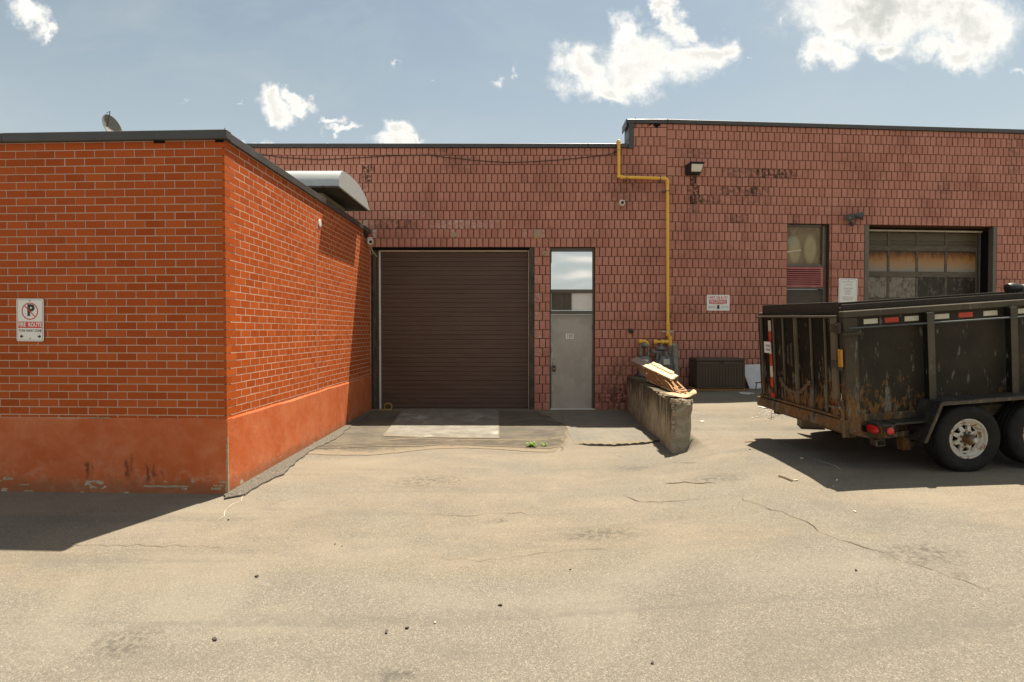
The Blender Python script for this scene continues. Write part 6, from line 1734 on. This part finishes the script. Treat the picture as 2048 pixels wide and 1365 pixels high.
tp('timber_block', [], 'timber') if False else None
# step plate between lamp box and fender
s0, s1 = inv_plane(1783, 846, -.16)[0], inv_plane(1852, 850, -.2)[0]
tp('step_plate', [(s0, s1+.1, -.22, .0, wb1-.01, wb1+.012)], 'tread_plate', .003)
# fender: sloped ends and flat tread-plate top with a folded lip
f_in, f_out = .0, -.30
tu0, tw0 = inv_plane(1883.5, 806, f_out); bu0, bw0 = inv_plane(1850, 887, f_out)
axle2 = wh_u+.87
tu1 = axle2+(wh_u-tu0); bu1 = axle2+(wh_u-bu0)
def fender(v_in, v_out, nm='fender'):
    pr = [(bu0, bw0), (tu0, tw0), (tu1, tw0), (bu1, bw0)]; th = .008
    mb = MB(); F = None
    for i, ((a, b), (c, d)) in enumerate(zip(pr, pr[1:])):
        n = Vector((-(d-b), c-a)).normalized()*th
        mb.hexa([tt(a, v_out, b), tt(c, v_out, d), tt(c, v_in, d), tt(a, v_in, b), tt(a+n.x, v_out, b+n.y), tt(c+n.x, v_out, d+n.y), tt(c+n.x, v_in, d+n.y), tt(a+n.x, v_in, b+n.y)])
    F = part(nm, mb, 'tread_plate', TR, bev=.001)
    mb = MB(); sg = -1 if v_out < v_in else 1
    lip = .035
    inner = [(bu0+.03, bw0), (tu0+.018, tw0-lip), (tu1-.018, tw0-lip), (bu1-.03, bw0)]
    for i in range(3):
        a, b, c, d = pr[i], pr[i+1], inner[i+1], inner[i]
        q = [tt(p[0], v_out, p[1]) for p in (a, b, c, d)]; q2 = [tt(p[0], v_out-sg*.006, p[1]) for p in (a, b, c, d)]
        mb.hexa(q+q2)
    part('fender_lip', mb, 'bare_edge', F, bev=.001)
fender(f_in, f_out); fender(Wd, Wd+.30)
mb = MB(); mb.beam(tt(wh_u+.30, -.04, tw0-.01), tt(wh_u+.16, -.04, tw0-.20), .012, .012); part('fender_stay', mb, 'bare_edge', TR)
# wheels
RT, RR = .388, .222
def wheel(u, v_out, sg):
    """sg -1: outer face towards the camera"""
    base = TM @ Matrix.Translation((u, v_out, wh_w)) @ Matrix.Rotation(R(90 if sg < 0 else -90), 4, 'X')     # local z out
    tread = MB()
    prof = [(RR-.004, -.22), (RR+.02, -.235), (RT-.09, -.248), (RT-.025, -.238), (RT-.004, -.215), (RT, -.19), (RT, -.176), (RT-.008, -.172), (RT-.008, -.162), (RT, -.158), (RT, -.132), (RT-.008, -.128), (RT-.008, -.112), (RT, -.108), (RT, -.08), (RT-.008, -.076), (RT-.008, -.066), (RT, -.062), (RT, -.048), (RT-.006, -.026), (RT-.022, -.008), (RT-.055, .003), (RT-.085, .006), (RT-.092, .003), (RT-.125, .002), (RT-.132, -.001), (RR+.020, -.012), (RR+.004, -.022), (RR-.004, -.03)]
    tread.lathe(prof, base, 56, caps=False)
    Wt = part('tyre', tread, 'tyre_rubber', TR, smooth=32)
    rim = MB()
    rp = [(RR-.006, -.21), (RR+.006, -.026), (RR+.004, -.016), (RR-.006, -.012), (RR-.014, -.018), (RR-.020, -.040), (RR-.030, -.046), (RR-.046, -.062), (RR-.052, -.075), (.150, -.074), (.146, -.066)]
    rim.lathe(rp, base, 48, caps=False)
    # spoked disc: eight spokes left between triangular openings
    n = 8; ri, ro = .100, .145; za, zb = -.050, -.066
    def ring_pt(r, a, z): return rim.vert(base @ Vector((r*math.cos(a), r*math.sin(a), z)))
    for k in range(n):
        a0 = 2*math.pi*k/n; st = 2*math.pi/n; hw_o, hw_i = st*.34, st*.17     # half widths of the opening, outer and inner
        A = [a0-st/2, a0-hw_o, a0+hw_o, a0+st/2]; Bi = [a0-st/2, a0-hw_i, a0+hw_i, a0+st/2]
        for (x0, x1, y0, y1) in ((A[0], A[1], Bi[0], Bi[1]), (A[2], A[3], Bi[2], Bi[3])):
            m_ = 3
            for j in range(m_):
                t0, t1 = j/m_, (j+1)/m_
                rim.face((ring_pt(ri, y0+(y1-y0)*t0, za), ring_pt(ro, x0+(x1-x0)*t0, zb), ring_pt(ro, x0+(x1-x0)*t1, zb), ring_pt(ri, y0+(y1-y0)*t1, za)))
        # inner walls of the opening
        rim.face((ring_pt(ri, Bi[1], za), ring_pt(ro, A[1], zb), ring_pt(ro, A[1], zb-.03), ring_pt(ri, Bi[1], za-.03)))
        rim.face((ring_pt(ri, Bi[2], za), ring_pt(ri, Bi[2], za-.03), ring_pt(ro, A[2], zb-.03), ring_pt(ro, A[2], zb)))
    rim.lathe([(.102, za-.002), (.094, za), (.082, za+.006), (.055, za+.008)], base, 40, caps=False)
    Rm = part('rim', rim, 'rim_white', TR, smooth=38, fix=False)
    mb = MB(); mb.lathe([(.20, -.16), (.20, -.12), (.03, -.118)], base, 32); part('brake_drum', mb, 'dark_void', TR, smooth=40)
    mb = MB(); mb.lathe([(.058, za), (.056, .02), (.050, .045), (.040, .05)], base, 24); part('hub', mb, 'hub_dark', TR, smooth=35)
    mb = MB(); mb.lathe([(.030, .048), (.030, .078), (.020, .086), (.012, .084)], base, 20); part('hub_cap', mb, 'hub_cap', TR, smooth=35)
    for k in range(8):
        a = 2*math.pi*(k+.5)/8; mb = MB(); mb.lathe([(.013, 0), (.013, .018), (.008, .022)], base @ Matrix.Translation((.073*math.cos(a), .073*math.sin(a), za+.006)), 6); part('wheel_nut', mb, 'hub_dark', Rm)
    a = R(262); mb = MB(); mb.tube([base @ Vector((.178*math.cos(a), .178*math.sin(a), -.07)), base @ Vector((.170*math.cos(a), .170*math.sin(a), -.03))], .006, 6); part('valve_stem', mb, 'black_plastic', Rm)
for u in (wh_u, axle2):
    wheel(u, -.27, -1)
    wheel(u, Wd+.27, 1)
    mb = MB(); mb.tube([tt(u, -.06, wh_w), tt(u, Wd+.06, wh_w)], .045, 10); part('axle', mb, 'rusty_steel', TR, smooth=50)
# inner dual seen behind the first wheel, spring hangers
for u in (wh_u-.45, (wh_u+axle2)/2, axle2+.45): tp('spring_hanger', [(u-.05, u+.05, .10, .20, -.46, -.26)], 'rusty_steel', .004)
mb = MB(); mb.beam(tt(wh_u-.45, .15, -.40), tt(wh_u, .15, wh_w-.05), .06, .035); mb.beam(tt(wh_u, .15, wh_w-.05), tt((wh_u+axle2)/2, .15, -.40), .06, .035); part('leaf_spring', mb, 'rusty_steel', TR, bev=.003)
tp('tongue', [(L+.1, L+1.7, Wd/2-.06, Wd/2+.06, -.26, -.14)], 'rusty_steel', .008)
mb = MB(); p = tt(L+1.4, Wd/2, -.2); mb.tube([p+Vector((0, 0, .3)), Vector((p.x, p.y, ground(p.x, p.y)))], .04, 10); part('jack_leg', mb, 'rusty_steel', TR, smooth=50)
# timbers lying under the trailer
p = gp(1622, 856)
mb = MB(); mb.box(-.17, .17, -.16, .16, 0, .18, 0, Matrix.Translation((p.x+.05, p.y+.1, ground(p.x, p.y))) @ Matrix.Rotation(-.25, 4, 'Z')); solo('timber_block', mb, 'timber', 'weathered timber block on the ground under the trailer gate', 'timber', (p.x, p.y, ground(p.x, p.y)), bev=.006)
p = gp(1832, 900)
mb = MB(); mb.box(-.07, .07, -.07, .07, 0, .17, 0, Matrix.Translation((p.x, p.y+.2, ground(p.x, p.y)))); solo('timber_block', mb, 'timber', 'small timber block behind the mudguard of the trailer', 'timber', (p.x, p.y, ground(p.x, p.y)), bev=.006)
# rolled tarp on the trailer's top at the right edge
u0, w0 = inv_plane(2012, 592, .35); u1 = u0+1.2
A, B = tt(u0+.02, .35, Hh+.165), tt(u1, .30, Hh+.15)
TP = thing('rolled_tarp', 'black roll with grey mesh lying on top of the trailer at the right edge', 'tarp', A)
d = (B-A).normalized(); M_ = Matrix.Translation(A) @ Vector((0, 0, 1)).rotation_difference(d).to_matrix().to_4x4()
mb = MB(); mb.lathe([(.025, -.01), (.055, .0), (.066, .03), (.064, .08), (.052, .13), (.040, .17)], M_, 18); part('end_cover', mb, 'black_plastic', TP, smooth=50)
mb = MB(); mb.lathe([(.042, .15), (.040, .20), (.050, .28), (.046, .9), (.04, 1.2)], M_, 18); part('roll', mb, 'meter_grey', TP, smooth=50)
mb = MB()
for k in range(6):
    zz = .24+.16*k; mb.tube([M_ @ Vector(((.052)*math.cos(a), .052*math.sin(a), zz+.012*a)) for a in [R(20*i) for i in range(18)]], .008, 5)
part('cord', mb, 'cable_white', TP, smooth=50)
